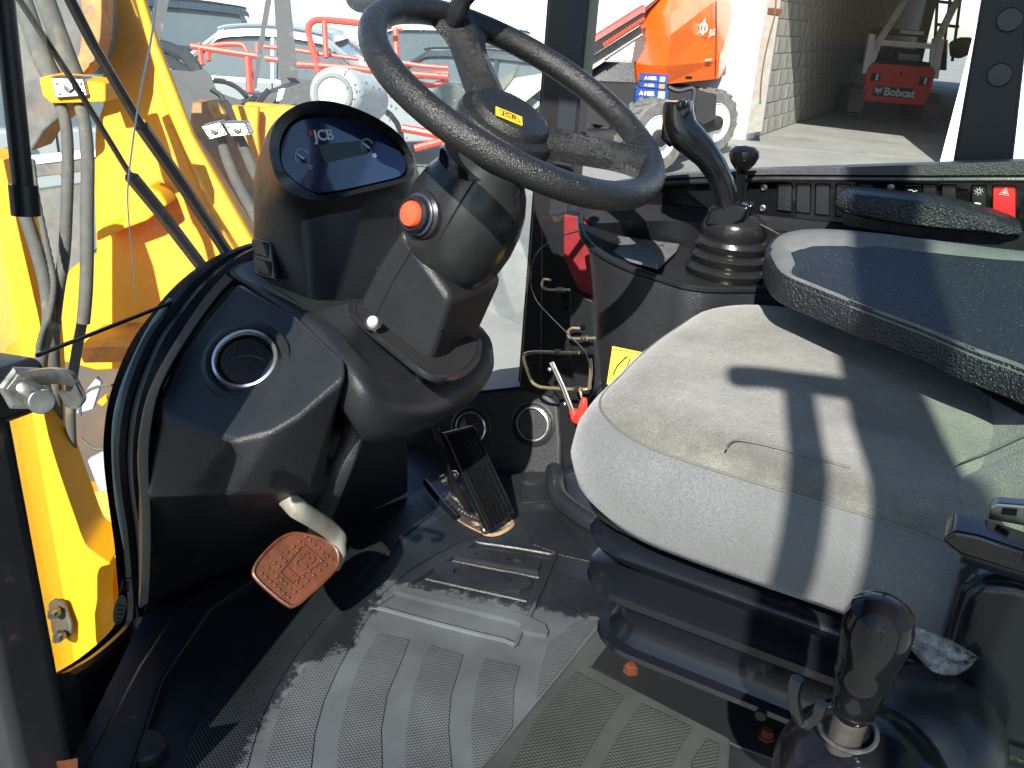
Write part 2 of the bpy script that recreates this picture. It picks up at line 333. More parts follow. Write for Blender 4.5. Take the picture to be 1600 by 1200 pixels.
# ================================================================== FLOOR MAT
def mat_mat(name, textured, platform=False):
    m = bpy.data.materials.new(name); m.use_nodes = True; n = m.node_tree; N = n.nodes; L = n.links; b = N["Principled BSDF"]
    g = N.new("ShaderNodeNewGeometry").outputs["Position"]
    nz = N.new("ShaderNodeTexNoise"); nz.inputs["Scale"].default_value = 38; nz.inputs["Detail"].default_value = 7; nz.inputs["Roughness"].default_value = .8; L.new(g, nz.inputs["Vector"])
    big = N.new("ShaderNodeTexNoise"); big.inputs["Scale"].default_value = 9; big.inputs["Detail"].default_value = 4; L.new(g, big.inputs["Vector"])
    def half(p, q, inside):
        p, q = aZ(*p, .004), aZ(*q, .004); d = (q - p).normalized(); nn = Vector((-d.y, d.x, 0)); i = aZ(*inside, .004)
        if (i - p).dot(nn) < 0: nn = -nn
        v = N.new("ShaderNodeVectorMath"); v.operation = 'DOT_PRODUCT'; L.new(g, v.inputs[0]); v.inputs[1].default_value = nn
        s = N.new("ShaderNodeMath"); s.operation = 'SUBTRACT'; L.new(v.outputs["Value"], s.inputs[0]); s.inputs[1].default_value = p.dot(nn) - 0 * nn.z
        return s.outputs[0]
    if platform:
        dust = None
    else:
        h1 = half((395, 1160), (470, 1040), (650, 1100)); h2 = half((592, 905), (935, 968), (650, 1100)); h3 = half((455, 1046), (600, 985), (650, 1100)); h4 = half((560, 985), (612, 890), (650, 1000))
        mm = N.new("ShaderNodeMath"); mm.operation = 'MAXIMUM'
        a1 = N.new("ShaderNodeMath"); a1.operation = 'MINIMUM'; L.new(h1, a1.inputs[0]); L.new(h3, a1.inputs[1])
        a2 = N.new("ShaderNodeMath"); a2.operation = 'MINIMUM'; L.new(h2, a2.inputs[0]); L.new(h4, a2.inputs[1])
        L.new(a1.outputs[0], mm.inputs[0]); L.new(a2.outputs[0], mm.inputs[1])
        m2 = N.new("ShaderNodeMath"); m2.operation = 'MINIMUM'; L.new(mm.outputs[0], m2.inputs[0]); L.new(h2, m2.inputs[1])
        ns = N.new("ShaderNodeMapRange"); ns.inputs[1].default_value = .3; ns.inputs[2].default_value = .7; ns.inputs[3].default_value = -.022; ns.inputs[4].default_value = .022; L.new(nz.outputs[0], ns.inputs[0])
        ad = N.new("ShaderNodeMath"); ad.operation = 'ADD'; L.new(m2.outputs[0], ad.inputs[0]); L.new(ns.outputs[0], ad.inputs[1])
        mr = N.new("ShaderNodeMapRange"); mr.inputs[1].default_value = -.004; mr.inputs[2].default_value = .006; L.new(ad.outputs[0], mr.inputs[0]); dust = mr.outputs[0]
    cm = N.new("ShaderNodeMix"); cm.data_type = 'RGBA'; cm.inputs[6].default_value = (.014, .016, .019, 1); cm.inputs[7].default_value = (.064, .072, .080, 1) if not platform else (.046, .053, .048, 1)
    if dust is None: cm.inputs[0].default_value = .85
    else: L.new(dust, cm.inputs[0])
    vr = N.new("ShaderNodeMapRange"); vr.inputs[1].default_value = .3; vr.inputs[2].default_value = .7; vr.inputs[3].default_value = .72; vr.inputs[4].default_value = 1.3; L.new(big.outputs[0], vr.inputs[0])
    sc_ = N.new("ShaderNodeVectorMath"); sc_.operation = 'SCALE'; L.new(cm.outputs[2], sc_.inputs[0]); L.new(vr.outputs[0], sc_.inputs["Scale"])
    L.new(sc_.outputs[0], b.inputs["Base Color"])
    rr = N.new("ShaderNodeMapRange"); rr.inputs[3].default_value = .34; rr.inputs[4].default_value = .72
    if dust is None: rr.inputs[0].default_value = .7
    else: L.new(dust, rr.inputs[0])
    L.new(rr.outputs[0], b.inputs["Roughness"]); b.inputs["Specular IOR Level"].default_value = .4
    if textured:
        vo = N.new("ShaderNodeTexVoronoi"); vo.inputs["Scale"].default_value = 195; vo.inputs["Randomness"].default_value = .0
        rot = N.new("ShaderNodeMapping"); rot.inputs["Rotation"].default_value = (0, 0, .6); rot.inputs["Scale"].default_value = (1, 1.5, 0); L.new(g, rot.inputs["Vector"]); L.new(rot.outputs[0], vo.inputs["Vector"])
        bp = N.new("ShaderNodeBump"); bp.inputs["Strength"].default_value = .6; bp.inputs["Distance"].default_value = .0022; bp.invert = True
        L.new(vo.outputs["Distance"], bp.inputs["Height"]); L.new(bp.outputs[0], b.inputs["Normal"])
        cr = N.new("ShaderNodeMapRange"); cr.inputs[1].default_value = .1; cr.inputs[2].default_value = .55; cr.inputs[3].default_value = 1.25; cr.inputs[4].default_value = .55; L.new(vo.outputs["Distance"], cr.inputs[0])
        s2 = N.new("ShaderNodeVectorMath"); s2.operation = 'SCALE'; L.new(sc_.outputs[0], s2.inputs[0]); L.new(cr.outputs[0], s2.inputs["Scale"]); L.new(s2.outputs[0], b.inputs["Base Color"])
    else:
        bp = N.new("ShaderNodeBump"); bp.inputs["Strength"].default_value = .35; bp.inputs["Distance"].default_value = .001; n3 = N.new("ShaderNodeTexNoise"); n3.inputs["Scale"].default_value = 500; L.new(g, n3.inputs["Vector"]); L.new(n3.outputs[0], bp.inputs["Height"]); L.new(bp.outputs[0], b.inputs["Normal"])
    return m
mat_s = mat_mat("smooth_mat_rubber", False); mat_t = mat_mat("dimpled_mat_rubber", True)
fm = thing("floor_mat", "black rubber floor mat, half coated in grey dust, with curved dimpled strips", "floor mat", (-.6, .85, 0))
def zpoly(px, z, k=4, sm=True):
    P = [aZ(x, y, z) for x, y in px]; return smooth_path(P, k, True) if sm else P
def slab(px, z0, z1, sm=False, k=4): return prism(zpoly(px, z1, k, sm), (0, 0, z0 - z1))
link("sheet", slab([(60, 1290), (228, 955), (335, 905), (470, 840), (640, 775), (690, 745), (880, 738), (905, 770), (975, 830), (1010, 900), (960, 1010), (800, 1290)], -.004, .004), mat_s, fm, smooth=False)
strips = [
 [(590, 989), (640, 999), (628, 1031), (605, 1085), (596, 1139), (598, 1240), (523, 1240), (529, 1154), (540, 1100), (559, 1043)],
 [(674, 1008), (724, 1022), (717, 1047), (705, 1085), (701, 1139), (710, 1240), (632, 1240), (634, 1146), (644, 1085), (663, 1024)],
 [(759, 1028), (812, 1041), (803, 1077), (801, 1135), (742, 1215), (738, 1180), (736, 1127), (743, 1077), (751, 1043)],
 [(403, 1240), (417, 1180), (430, 1130), (450, 1083), (480, 1035), (515, 985), (548, 940), (585, 895), (630, 852), (672, 818), (705, 798), (762, 832), (720, 845), (680, 866), (640, 890), (600, 925), (575, 965), (550, 1005), (528, 1045), (506, 1095), (492, 1146), (482, 1240)],
 [(275, 1240), (300, 1150), (330, 1085), (370, 1025), (420, 968), (480, 905), (540, 858), (600, 815), (650, 782), (678, 800), (640, 830), (590, 872), (545, 920), (505, 968), (465, 1020), (430, 1075), (405, 1130), (375, 1240)],
 [(858, 1003), (905, 968), (935, 968), (880, 1040), (838, 1092), (845, 1045)],
 [(868, 885), (905, 905), (944, 900), (946, 940), (905, 955), (862, 925)],
 [(812, 758), (858, 755), (866, 782), (816, 786)],
 [(815, 800), (870, 795), (905, 845), (935, 880), (880, 868), (832, 850)],
]
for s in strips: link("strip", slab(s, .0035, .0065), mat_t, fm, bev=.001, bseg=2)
# raised badge on the mat
A_, B_, C_, D_ = [aZ(*p, .007) for p in ((583, 948), (806, 1006), (868, 868), (742, 848))]
def badge(x, y, z=0): return (A_.lerp(B_, 1 - y)).lerp(D_.lerp(C_, 1 - y), x) + Vector((0, 0, z))
rr_ = smooth_path([badge(x, y) for x, y in ((.0, .08), (0, .92), (.06, 1), (.94, 1), (1, .92), (1, .08), (.94, 0), (.06, 0))], 4, True)
link("badge_border", tube(rr_, .0042, 8, closed=True, flat=.8), mat_s, fm)
link("badge_divider", cat(*[tube([badge(x, .06), badge(x, .94)], .0026, 6) for x in (.42, .70)]), mat_s, fm)
for ch, x0, x1 in (("J", .07, .38), ("C", .46, .66), ("B", .74, .93)):
    text("badge_letter", ch, mat_s, fm, lambda x, y, z, x0=x0, x1=x1: badge(x0 + (x1 - x0) * (x / .62 + .5), .5 + y * 1.22, z), 1.0, ext=.005, bold=.03)
# kerb of the mat along the side under the seat, and along the door sill
link("kerb", tube(smooth_path([aZ(866, 735, .02), aZ(872, 775, .02), aZ(905, 805, .02), aZ(950, 830, .02), aZ(1000, 850, .02)], 5), .018, 10), mat_s, fm)
link("sill_edge", prism([aZ(*p, .02) for p in ((120, 1215), (215, 1040), (275, 950), (335, 900), (405, 900), (330, 950), (255, 1060), (205, 1215))], (0, 0, -.022)), steel_b, fm, bev=.006)
tag(link("floor_plug", lathe(aZ(228, 1175, .004), (0, 0, 1), [(.024, 0), (.024, .010), (.021, .014), (0, .015)], 28), rubber), "round black plug standing on the floor mat near the door sill", "plug")
# raised grey step cover in front of the seat base
plat_s = mat_mat("smooth_cover_rubber", False, True); plat_t = mat_mat("dimpled_cover_rubber", True, True)
pc = thing("floor_cover", "grey-green dimpled rubber cover in front of the seat base", "floor cover", aZ(950, 1150, 0))
link("sheet", slab([(948, 962), (968, 985), (925, 1040), (1100, 1130), (1143, 1152), (1138, 1215), (1120, 1270), (690, 1270), (760, 1190)], .0, .096), plat_s, pc, bev=.005)
for s in ([(900, 1048), (975, 1088), (945, 1130), (880, 1240), (775, 1240), (840, 1120)], [(1003, 1098), (1082, 1136), (1060, 1172), (1030, 1240), (915, 1240), (960, 1160)], [(1105, 1153), (1125, 1163), (1120, 1215), (1090, 1235), (1080, 1190)]):
    link("panel", slab(s, .095, .0985), plat_t, pc, bev=.001, bseg=2)

# ================================================================== DASHBOARD
db = thing("dashboard", "black moulded dashboard wing with round air vent under the steering column", "dashboard", (-.8, .85, .2))
top_ = [aD(x, y, t) for x, y, t in ((371, 441, 1.22), (457, 487, 1.11), (540, 562, 1.03), (541, 592, 1.02), (470, 650, .99), (425, 676, .98), (366, 690, .98), (257, 652, 1.03), (250, 630, 1.04), (289, 540, 1.11))]
bot_ = [Vector((p.x, p.y, 0)) for p in (aZ(640, 770, 0), aZ(600, 790, 0), aZ(500, 835, 0), aZ(470, 848, 0), aZ(400, 880, 0), aZ(330, 905, 0), aZ(262, 935, 0), aZ(218, 955, 0), aZ(216, 940, 0), aZ(216, 900, 0))]
mid_ = [aD(x, y, t) for x, y, t in ((640, 640, 1.32), (560, 700, 1.22), (500, 760, 1.12), (485, 770, 1.10), (425, 770, 1.04), (365, 770, 1.01), (300, 770, 1.03), (232, 770, 1.07), (217, 700, 1.12), (222, 650, 1.18))]
low_ = [a.lerp(b, .0) for a, b in zip(bot_, mid_)]
wing = loft([top_, mid_, low_])
link("wing", wing, plast, db, bev=.02, bseg=5, ang=18)
# bevel strip down the left edge of the wing
ol = [(352, 428, 1.27), (330, 452, 1.23), (300, 492, 1.17), (262, 552, 1.10), (236, 605, 1.06), (222, 660, 1.05), (217, 720, 1.07), (222, 800, 1.10), (222, 880, 1.13), (218, 950, 1.17)]
il = [(376, 446, 1.22), (352, 470, 1.18), (322, 510, 1.13), (288, 560, 1.07), (262, 610, 1.03), (252, 655, 1.02), (246, 720, 1.04), (248, 800, 1.07), (248, 870, 1.10), (245, 935, 1.14)]
O = smooth_path([aD(*p) for p in ol], 4); I = smooth_path([aD(*p) for p in il], 4); I = [o_.lerp(i_, .5) for o_, i_ in zip(O, I)]
g = loft([O, I, [p + Vector((-.03, .03, -.02)) for p in I], [p + Vector((-.03, .02, -.02)) for p in O], O], closed=False, caps=False)
link("edge_flange", g, rubber, db, smooth=True)
# shelf and lip that carry the column and the instrument pod
rim = [(356, 420, 1.30), (410, 400, 1.36), (480, 420, 1.40), (620, 440, 1.42), (745, 500, 1.37), (772, 550, 1.33), (758, 592, 1.27), (724, 622, 1.21), (670, 645, 1.13), (610, 640, 1.06), (560, 590, 1.03), (500, 520, 1.09), (455, 482, 1.15), (400, 452, 1.22)]
tp = [aD(*p) for p in rim]
lowr = [aD(*p) for p in ((380, 460, 1.36), (430, 470, 1.40), (500, 500, 1.42), (620, 520, 1.42), (740, 560, 1.40), (752, 590, 1.36), (730, 622, 1.31), (695, 652, 1.27), (625, 680, 1.18), (572, 694, 1.12), (545, 660, 1.07), (520, 620, 1.08), (470, 540, 1.16), (420, 500, 1.28))]
core = [p.lerp(sum(lowr, Vector()) / len(lowr), .35) + Vector((-.03, .03, -.05)) for p in lowr]
ctr = sum(tp, Vector()) / len(tp)
tps, lws, cos_ = [smooth_path(q, 5, True) for q in (tp, lowr, core)]; cc_ = sum(tps, Vector()) / len(tps)
def bl(a, b, k, out): return [p.lerp(q, k) + (p.lerp(q, k) - cc_).normalized() * out for p, q in zip(a, b)]
link("lip", loft([[p.lerp(ctr, .30) + Vector((0, 0, .004)) for p in tps], [p.lerp(ctr, .08) + Vector((0, 0, .004)) for p in tps], bl(tps, lws, .03, -.004), bl(tps, lws, .12, .002), bl(tps, lws, .30, .007), bl(tps, lws, .55, .008), bl(tps, lws, .80, .006), bl(tps, lws, .95, -.001), bl(lws, cos_, .12, -.004), bl(lws, cos_, .5, -.01), cos_]), plast, db, smooth=True, ang=75)
link("column_rib", tube(smooth_path([aD(556, 640, 1.16), aD(548, 690, 1.15), aD(530, 740, 1.155), aD(507, 795, 1.20), aD(496, 835, 1.27)], 5), .015, 12, flat=.55, fdir=RT), plast, db)
# slot surround round the column
sl_ = smooth_path([aD(*p) for p in ((552, 474, 1.18), (556, 497, 1.15), (612, 545, 1.11), (674, 590, 1.09), (718, 586, 1.15), (744, 560, 1.22), (748, 534, 1.27))], 5)
link("slot_edge", tube(sl_, .0055, 8), plast_s, db)
link("slot", loft([[p + Vector((0, 0, .003)) for p in sl_], [p.lerp(aD(650, 500, 1.22), .3) + Vector((0, 0, .004)) for p in sl_]], closed=False, caps=False), dark, db)
link("plug_button", lathe(aD(583, 505, 1.118), (.35, -.6, .7), [(.008, 0), (.008, .004), (.0068, .008), (.0062, .009), (0, .011)], 20), mat("pale_plastic", (.5, .5, .47), .4), db)
link("plug_collar", lathe(aD(583, 507, 1.122), (.35, -.6, .7), [(.0115, 0), (.0115, .006), (.0085, .006)], 20), plast_s, db)
def vent(o, n_, r, label_, parent, up=(0, 0, 1), flap=plast_s, tilt=.35):
    a = Vector(n_).normalized()
    link("vent_collar", lathe(o, a, [(r * 1.42, -.01), (r * 1.40, .001), (r * 1.24, .004), (r * 1.12, -.001), (r * 1.10, -.012)], 40, caps=False), plast, parent)
    v = link("vent_ring", lathe(o, a, [(r * .86, -.008), (r * .90, .004), (r * .95, .007), (r * 1.03, .006), (r * 1.08, -.001), (r * 1.08, -.01)], 44, caps=False), chrome, parent)
    b_ = basis(o, a.orthogonal(), a.cross(a.orthogonal())); pts = []
    link("vent_bowl", lathe(o, a, [(r * .88, .002), (r * .86, -.012), (r * .5, -.022), (0, -.024)], 36, caps=False), plast_g, v)
    ax2 = (a + Vector((tilt, 0, tilt * .5))).normalized()
    link("vent_flap", lathe(o + a * -.006, ax2, [(0, .002), (r * .80, .0012), (r * .80, -.001), (0, -.001)], 30, u=up), flap, v)
    u = ax2.orthogonal().normalized(); w2 = ax2.cross(u); base = o - a * .006 + ax2 * .0025
    arc = [base + u * (r * (.75 * math.cos(t))) * .9 + w2 * (r * .45 * math.sin(t) - r * .25) for t in np.linspace(.15, 2.7, 12)]
    link("vent_rib", cat(tube(arc, .0011, 5), tube([base + w2 * r * .70 - u * r * .3, base - w2 * r * .5 - u * r * .6], .0008, 4)), plast_s, v)
    return v
VN = ((top_[2] - top_[7]).cross(top_[0] - top_[7])).normalized()
VN = VN if VN.z > 0 else -VN
TC_ = (CAM - aD(388, 570, 1.0)).normalized(); VN2 = (VN * .55 + TC_ * .5).normalized()
VC = aP(388, 570, top_[2] * .4 + top_[7] * .3 + top_[0] * .3, VN) + VN * .008
vent(VC, VN2, .0385, "", db)
# ------------------------------------------------------------------ right-hand foot well panel with two vents
fp = thing("footwell_panel", "curved black footwell panel with two silver ringed vents behind the accelerator pedal", "panel", (-.7, 1.4, 0))
PN = Vector((.12, -1, .30)).normalized(); PP = aY(833, 662, 1.40)
face = [aP(x, y, PP, PN) for x, y in ((600, 690), (640, 650), (690, 628), (745, 614), (810, 608), (850, 612), (873, 632), (878, 690), (877, 745), (740, 742), (660, 760), (600, 780))]
link("face", prism(face, (-.01, .05, 0)), plast, fp, bev=.01, bseg=4)
shelf = [aP(x, y, PP, PN) for x, y in ((690, 628), (745, 611), (810, 604), (850, 607), (874, 628))]
link("shelf", loft([shelf, [p + Vector((0, .09, .018)) for p in shelf], [p + Vector((0, .09, -.02)) for p in shelf], [p + Vector((0, .01, -.03)) for p in shelf], shelf], closed=False, caps=False), plast, fp)
pale_flap = mat("blue_grey_vent_flap", (.16, .18, .22), .35)
vent(aP(833, 662, PP, PN) + PN * .001, PN, .0335, "", fp, flap=pale_flap, tilt=.1)
vent(aP(737, 668, PP, PN) + PN * .001, PN, .0325, "", fp)
# ================================================================== STEERING COLUMN AND WHEEL
WC = Vector((-.5136, .9721, .7499)); WN = Vector((.470, -.033, .882)).normalized(); WA = Vector((-.8825, 0, .4703)); WB = WN.cross(WA)
def onaxis(s, p=Vector((0, 0, 0))): return WC - WN * s + p
col = thing("steering_column", "black steering column with ball joint housing and boxy lower cover", "steering column", onaxis(.42))
L1, R1 = .90, 1.055
bx_near = [aY(x, y, L1) for x, y in ((626, 352), (556, 480), (610, 590), (670, 630), (705, 466))]
# near face (polygon) and its far copy
nf = [aY(626, 352, L1), aY(589, 411, L1), aY(553, 482, L1), aY(560, 560, L1), aY(640, 650, L1), aY(667, 582, L1), aY(706, 466, L1)]
far = [p + Vector((.003, R1 - L1, 0)) for p in nf]; far[-1] = aY(787, 436, R1); far[-2] = aY(742, 533, R1)
link("lower_cover", hexa(nf[:0], far[:0]) if 0 else (nf + far, [tuple(range(7)), tuple(range(13, 6, -1))] + [(i, i + 7, (i + 1) % 7 + 7, (i + 1) % 7) for i in range(7)]), plast, col, bev=.013, bseg=5)
seam = mat("seam_shadow_gap", (.004, .004, .004), .9)
def ny(x, y, d=.0006): return aY(x, y, L1 - d)
link("cover_seam", cat(tube([ny(646, 386), ny(612, 442), ny(583, 500)], .0010, 5), tube([ny(588, 418), ny(612, 442), ny(655, 490), ny(690, 515)], .0012, 5)), seam, col)
# ball housing
BC = onaxis(.185) + Vector((.012, -.004, 0)); 
prof = [(.0, -.098), (.022, -.096), (.042, -.090), (.058, -.078), (.070, -.060), (.078, -.036), (.080, -.010), (.078, .018), (.072, .044), (.062, .066), (.052, .080), (.046, .098)]
link("ball_housing", lathe(BC, WN, prof, 48, u=(0, 1, 0)), mat("polished_black_plastic", (.016, .017, .018), .26, grain=.15, gscale=500, rvar=.08, vscale=25), col)
cutd = lathe(BC + WN * .002, WN, [(.0868, -.001), (.0868, .001)], 48)
link("housing_seam", tube([BC + WN * h + (Vector((.25, -1, 0)).normalized()) * (r + .0004) for r, h in prof[2:-1]], .0009, 5), seam, col)
link("shaft_collar", lathe(onaxis(.105), WN, [(.056, -.012), (.060, 0), (.058, .012), (.046, .016), (.043, .034), (.050, .040), (.050, .055), (.030, .060), (.03, .09)], 40), plast_g, col)
# red push button on the left of the housing
bd = ((CAM - BC).normalized() * .75 - RT * .62 + UP * .05).normalized()
bo = aD(648, 335, 1.075)
btn = link("button_bezel", lathe(bo - bd * .022, bd, [(.034, 0), (.030, .012), (.0235, .016), (.0235, .026), (.0205, .030), (.018, .029), (.018, .024)], 36), plast_s, col)
link("push_button", lathe(bo - bd * .022, bd, [(.0165, .02), (.0165, .030), (.0145, .0335), (.008, .0355), (0, .036)], 30), mat("orange_red_plastic", (.80, .09, .035), .35), btn)
link("button_ring", lathe(bo - bd * .022, bd, [(.0262, .0155), (.0268, .0185), (.0255, .0195)], 36), mat("blue_grey_rubber_ring", (.03, .033, .05), .4), btn)
# stalk behind the wheel
link("indicator_stalk", tube([onaxis(.13, Vector((0, .05, 0))), aD(880, 232, 1.22), aD(908, 215, 1.24)], [.009, .011, .015], 8, flat=.5), plast_s, col)

swl = thing("steering_wheel", "black grained two-spoke steering wheel with yellow badge on its hub", "steering wheel", WC)
rimp = [WC + (WA * math.cos(t) + WB * math.sin(t)) * .1895 for t in np.linspace(0, 2 * math.pi, 96, endpoint=False)]
link("rim", tube(rimp, .0168, 20, closed=True), foam, swl)
def on_w(px, py, h=0): return aP(px, py, WC + WN * h, WN)
hub = on_w(797, 186, -.028)
hubc = WC - WN * .028
HC = hub.lerp(hubc, .25)
link("hub", lathe(HC, WN, [(.052, -.050), (.062, -.040), (.066, -.022), (.066, -.010), (.063, -.003), (.056, .000), (.053, .001), (.052, .006), (.049, .011), (.043, .0135), (.030, .0145), (0, .015)], 48), foam, swl)
def spoke(end_ang, wid0=.030, wid1=.024):
    e = WC + (WA * math.cos(end_ang) + WB * math.sin(end_ang)) * .178
    d = (e - HC); side = d.cross(WN).normalized(); rings = []
    for k, t in enumerate(np.linspace(.12, 1.0, 14)):
        c = HC.lerp(e, t) + WN * (-.016 + .014 * t * t)
        wd = wid0 + (wid1 - wid0) * t + (.026 * max(0, (t - .74) / .26) ** 2) + .012 * max(0, (.35 - t))
        th = .017 - .003 * t
        rings.append([c + side * (wd * a) + WN * (th * b) for a, b in ((-1, -.6), (-.95, .3), (-.45, .75), (-.05, 1.25), (.05, 1.25), (.45, .75), (.95, .3), (1, -.6), (.6, -1), (-.6, -1))])
    link("spoke", loft(rings), foam, swl, smooth=True)
def ang(px, py):
    p = on_w(px, py) - WC; return math.atan2(p.dot(WB), p.dot(WA))
spoke(ang(700, 8)); spoke(ang(1010, 250))
# spinner knob standing on the rim at the upper spoke
kp = on_w(712, 24, .012)
link("spinner_knob", lathe(kp, WN, [(.010, -.012), (.013, 0), (.014, .010), (.012, .02), (.016, .034), (.0215, .045), (.0235, .060), (.021, .075), (.012, .084), (0, .087)], 28), plast_s, swl)
sy_ = mat("yellow_badge", (.90, .55, .02), .35)
bo_ = on_w(795, 181, -.0135)
ux = (on_w(815, 203, -.0135) - on_w(776, 165, -.0135)); ux = on_w(812, 183, -.013) - on_w(775, 168, -.013)
bb = basis(on_w(795, 182, -.0140), ux, on_w(782, 165, -.013) - on_w(788, 194, -.013))
link("badge", prism([bb(x * .5 + (.002 if y > 0 else -.002), y * .5) for x, y in ((-.036, -.023), (.036, -.023), (.036, .023), (-.036, .023))], WN * .0012), sy_, swl, smooth=False)
bz = (WN * .0016).dot(bb(0, 0, 1) - bb(0, 0, 0))
text("badge_print", "JCB", ink, swl, lambda x, y, z: bb(x, y, bz), .0125, bold=.02, shear=.2)
link("badge_frame", cat(*[tube([bb(*a, bz), bb(*b, bz)], .0004, 4) for a, b in (((-.012, -.007), (.014, -.007)), ((.014, -.007), (.010, .007)), ((.010, .007), (-.012, .007)), ((-.012, .007), (-.012, -.007)))]), ink, swl)

# ================================================================== INSTRUMENT POD
pod = thing("instrument_pod", "black hooded instrument pod with a dark blue gauge screen behind the wheel", "instrument pod", (-.78, .98, .45))
FN = Vector((.93, -.10, .34)).normalized(); FP = aX(540, 240, -.79)
def onf(px, py, h=0): return aP(px, py, FP + FN * h, FN)
face_px = [(447, 262), (442, 235), (449, 210), (466, 191), (492, 183), (525, 183), (560, 190), (595, 206), (620, 226), (634, 247), (637, 262), (628, 274), (590, 284), (545, 294), (505, 300), (488, 296), (465, 282)]
FR = smooth_path([onf(*p) for p in face_px], 4, True); fc = sum(FR, Vector()) / len(FR)
def sc_ring(Rg, s, off): return [fc + (p - fc) * s + off for p in Rg]
hood_px = [(425, 258), (421, 225), (430, 193), (450, 172), (480, 159), (515, 158), (553, 168), (592, 186), (624, 210), (643, 238), (648, 262), (640, 280), (596, 294), (545, 305), (500, 313), (470, 308), (440, 290)]
HR = smooth_path([onf(x, y, .034) if y < 200 else onf(x, y, .030 if y < 260 else .012) for x, y in hood_px], 4, True)
# body: from the hood ring back to the base ring on the dash
hc = sum(HR, Vector()) / len(HR)
def shift(Rg, s, off): return [hc + (p - hc) * s + off for p in Rg]
lipo = [p + FN * .001 for p in HR]
link("hood", loft([[p for p in HR], sc_ring(FR, 1.10, FN * .006), sc_ring(FR, 1.06, FN * -.004), sc_ring(FR, 1.04, -FN * .03)], caps=False), plast_s, pod, smooth=True)
base_px = [(403, 425), (396, 395), (398, 380), (420, 360), (470, 360), (520, 360), (560, 365), (600, 370), (650, 380), (690, 400), (700, 420), (690, 445), (610, 462), (550, 468), (498, 469), (470, 462), (420, 440)]
BD = [1.28, 1.29, 1.31, 1.36, 1.42, 1.45, 1.48, 1.5, 1.5, 1.48, 1.45, 1.40, 1.32, 1.25, 1.20, 1.20, 1.25]
BR = smooth_path([aD(x, y, t) for (x, y), t in zip(base_px, BD)], 4, True)
m1_px = [(399, 320), (398, 270), (415, 225), (445, 195), (485, 185), (520, 185), (560, 195), (600, 215), (632, 240), (652, 265), (655, 290), (645, 305), (600, 318), (545, 330), (500, 338), (468, 345), (425, 338)]
M1 = smooth_path([aD(x, y, t) for (x, y), t in zip(m1_px, [1.24, 1.27, 1.31, 1.36, 1.40, 1.43, 1.46, 1.48, 1.48, 1.46, 1.43, 1.38, 1.30, 1.24, 1.19, 1.17, 1.19])], 4, True)
m0_px = [(414, 290), (408, 240), (422, 200), (446, 176), (482, 163), (517, 162), (555, 172), (594, 190), (627, 214), (646, 242), (650, 268), (642, 286), (597, 302), (545, 314), (502, 322), (470, 320), (433, 308)]
M0 = smooth_path([aD(x, y, t) for (x, y), t in zip(m0_px, [1.20, 1.22, 1.25, 1.28, 1.31, 1.33, 1.36, 1.39, 1.41, 1.41, 1.38, 1.34, 1.28, 1.22, 1.17, 1.15, 1.16])], 4, True)
link("body", loft([HR, M0, M1, [a.lerp(b, .55) for a, b in zip(M1, BR)], BR], caps=False), plast, pod, smooth=True)
scr = mat("dark_blue_instrument_face", (.012, .022, .065), .10, spec=.6, coat=1)
link("screen", prism([p - FN * .004 for p in FR], -FN * .003), scr, pod, smooth=False)
u_ = (onf(600, 225) - onf(470, 235)).normalized(); v_ = (onf(530, 190) - onf(520, 290)); FB = basis(FP, u_, v_)
pr = mat("pale_screen_print", (.5, .55, .6), .6); 
if (FB(0, 0, 1) - FB(0, 0, 0)).dot(FN) < 0: FB0 = FB; FB = lambda x, y, z=0: FB0(x, y, -z)
def fxy(px, py):
    p = onf(px, py) - FP; ex = (FB(1, 0) - FB(0, 0)); ey = (FB(0, 1) - FB(0, 0)); return p.dot(ex), p.dot(ey)
lx, ly = fxy(508, 211)
text("maker_mark", "JCB", pr, pod, lambda x, y, z: FB(x + lx, y + ly, -.003 + z), .020, bold=.02, sx=1.15)
link("mark_accent", prism([FB(lx + a, ly + b, -.0035) for a, b in ((-.026, .001), (-.020, .001), (-.020, .008), (-.026, .008))], FN * .0008), mat("red_print", (.55, .03, .03), .5), pod, smooth=False)
lcd = mat("grey_green_lcd", (.018, .035, .026), .35)
link("lcd", prism([onf(*p, -.0038) for p in ((497, 227), (560, 220), (575, 240), (508, 255))], FN * .001), lcd, pod, smooth=False)
for cx, cy, a0 in ((475, 247, 0), (577, 230, 0)):
    gx_, gy_ = fxy(cx, cy)
    arc = [FB(gx_ + .013 * math.cos(t), gy_ + .013 * math.sin(t), -.0030) for t in np.linspace(R(30), R(200), 14)]
    gg = link("gauge_arc", tube(arc, .0005, 4), pr, pod)
    link("gauge_ticks", cat(*[tube([FB(gx_ + r1 * math.cos(t), gy_ + r1 * math.sin(t), -.0030) for r1 in (.0105, .0125)], .0004, 4) for t in np.linspace(R(30), R(200), 9)]), pr, gg)
    link("needle", tube([FB(gx_ + .003, gy_ - .002, -.0022), FB(gx_ - .010, gy_ + .008, -.0022)], [.0012, .0004], 5), mat("white_needle", (.8, .8, .8), .5), gg)
    link("needle_cap", lathe(FB(gx_ + .003, gy_ - .003, -.003), FN, [(.0035, 0), (.003, .002), (0, .0022)], 14), plast_g, gg)
    link("gauge_symbol", tube(smooth_path([FB(gx_ + .010 + .003 * math.cos(t), gy_ - .012 + .0025 * math.sin(t), -.003) for t in np.linspace(0, 6.28, 8)[:-1]], 2, True), .0004, 4, closed=True), pr, gg)
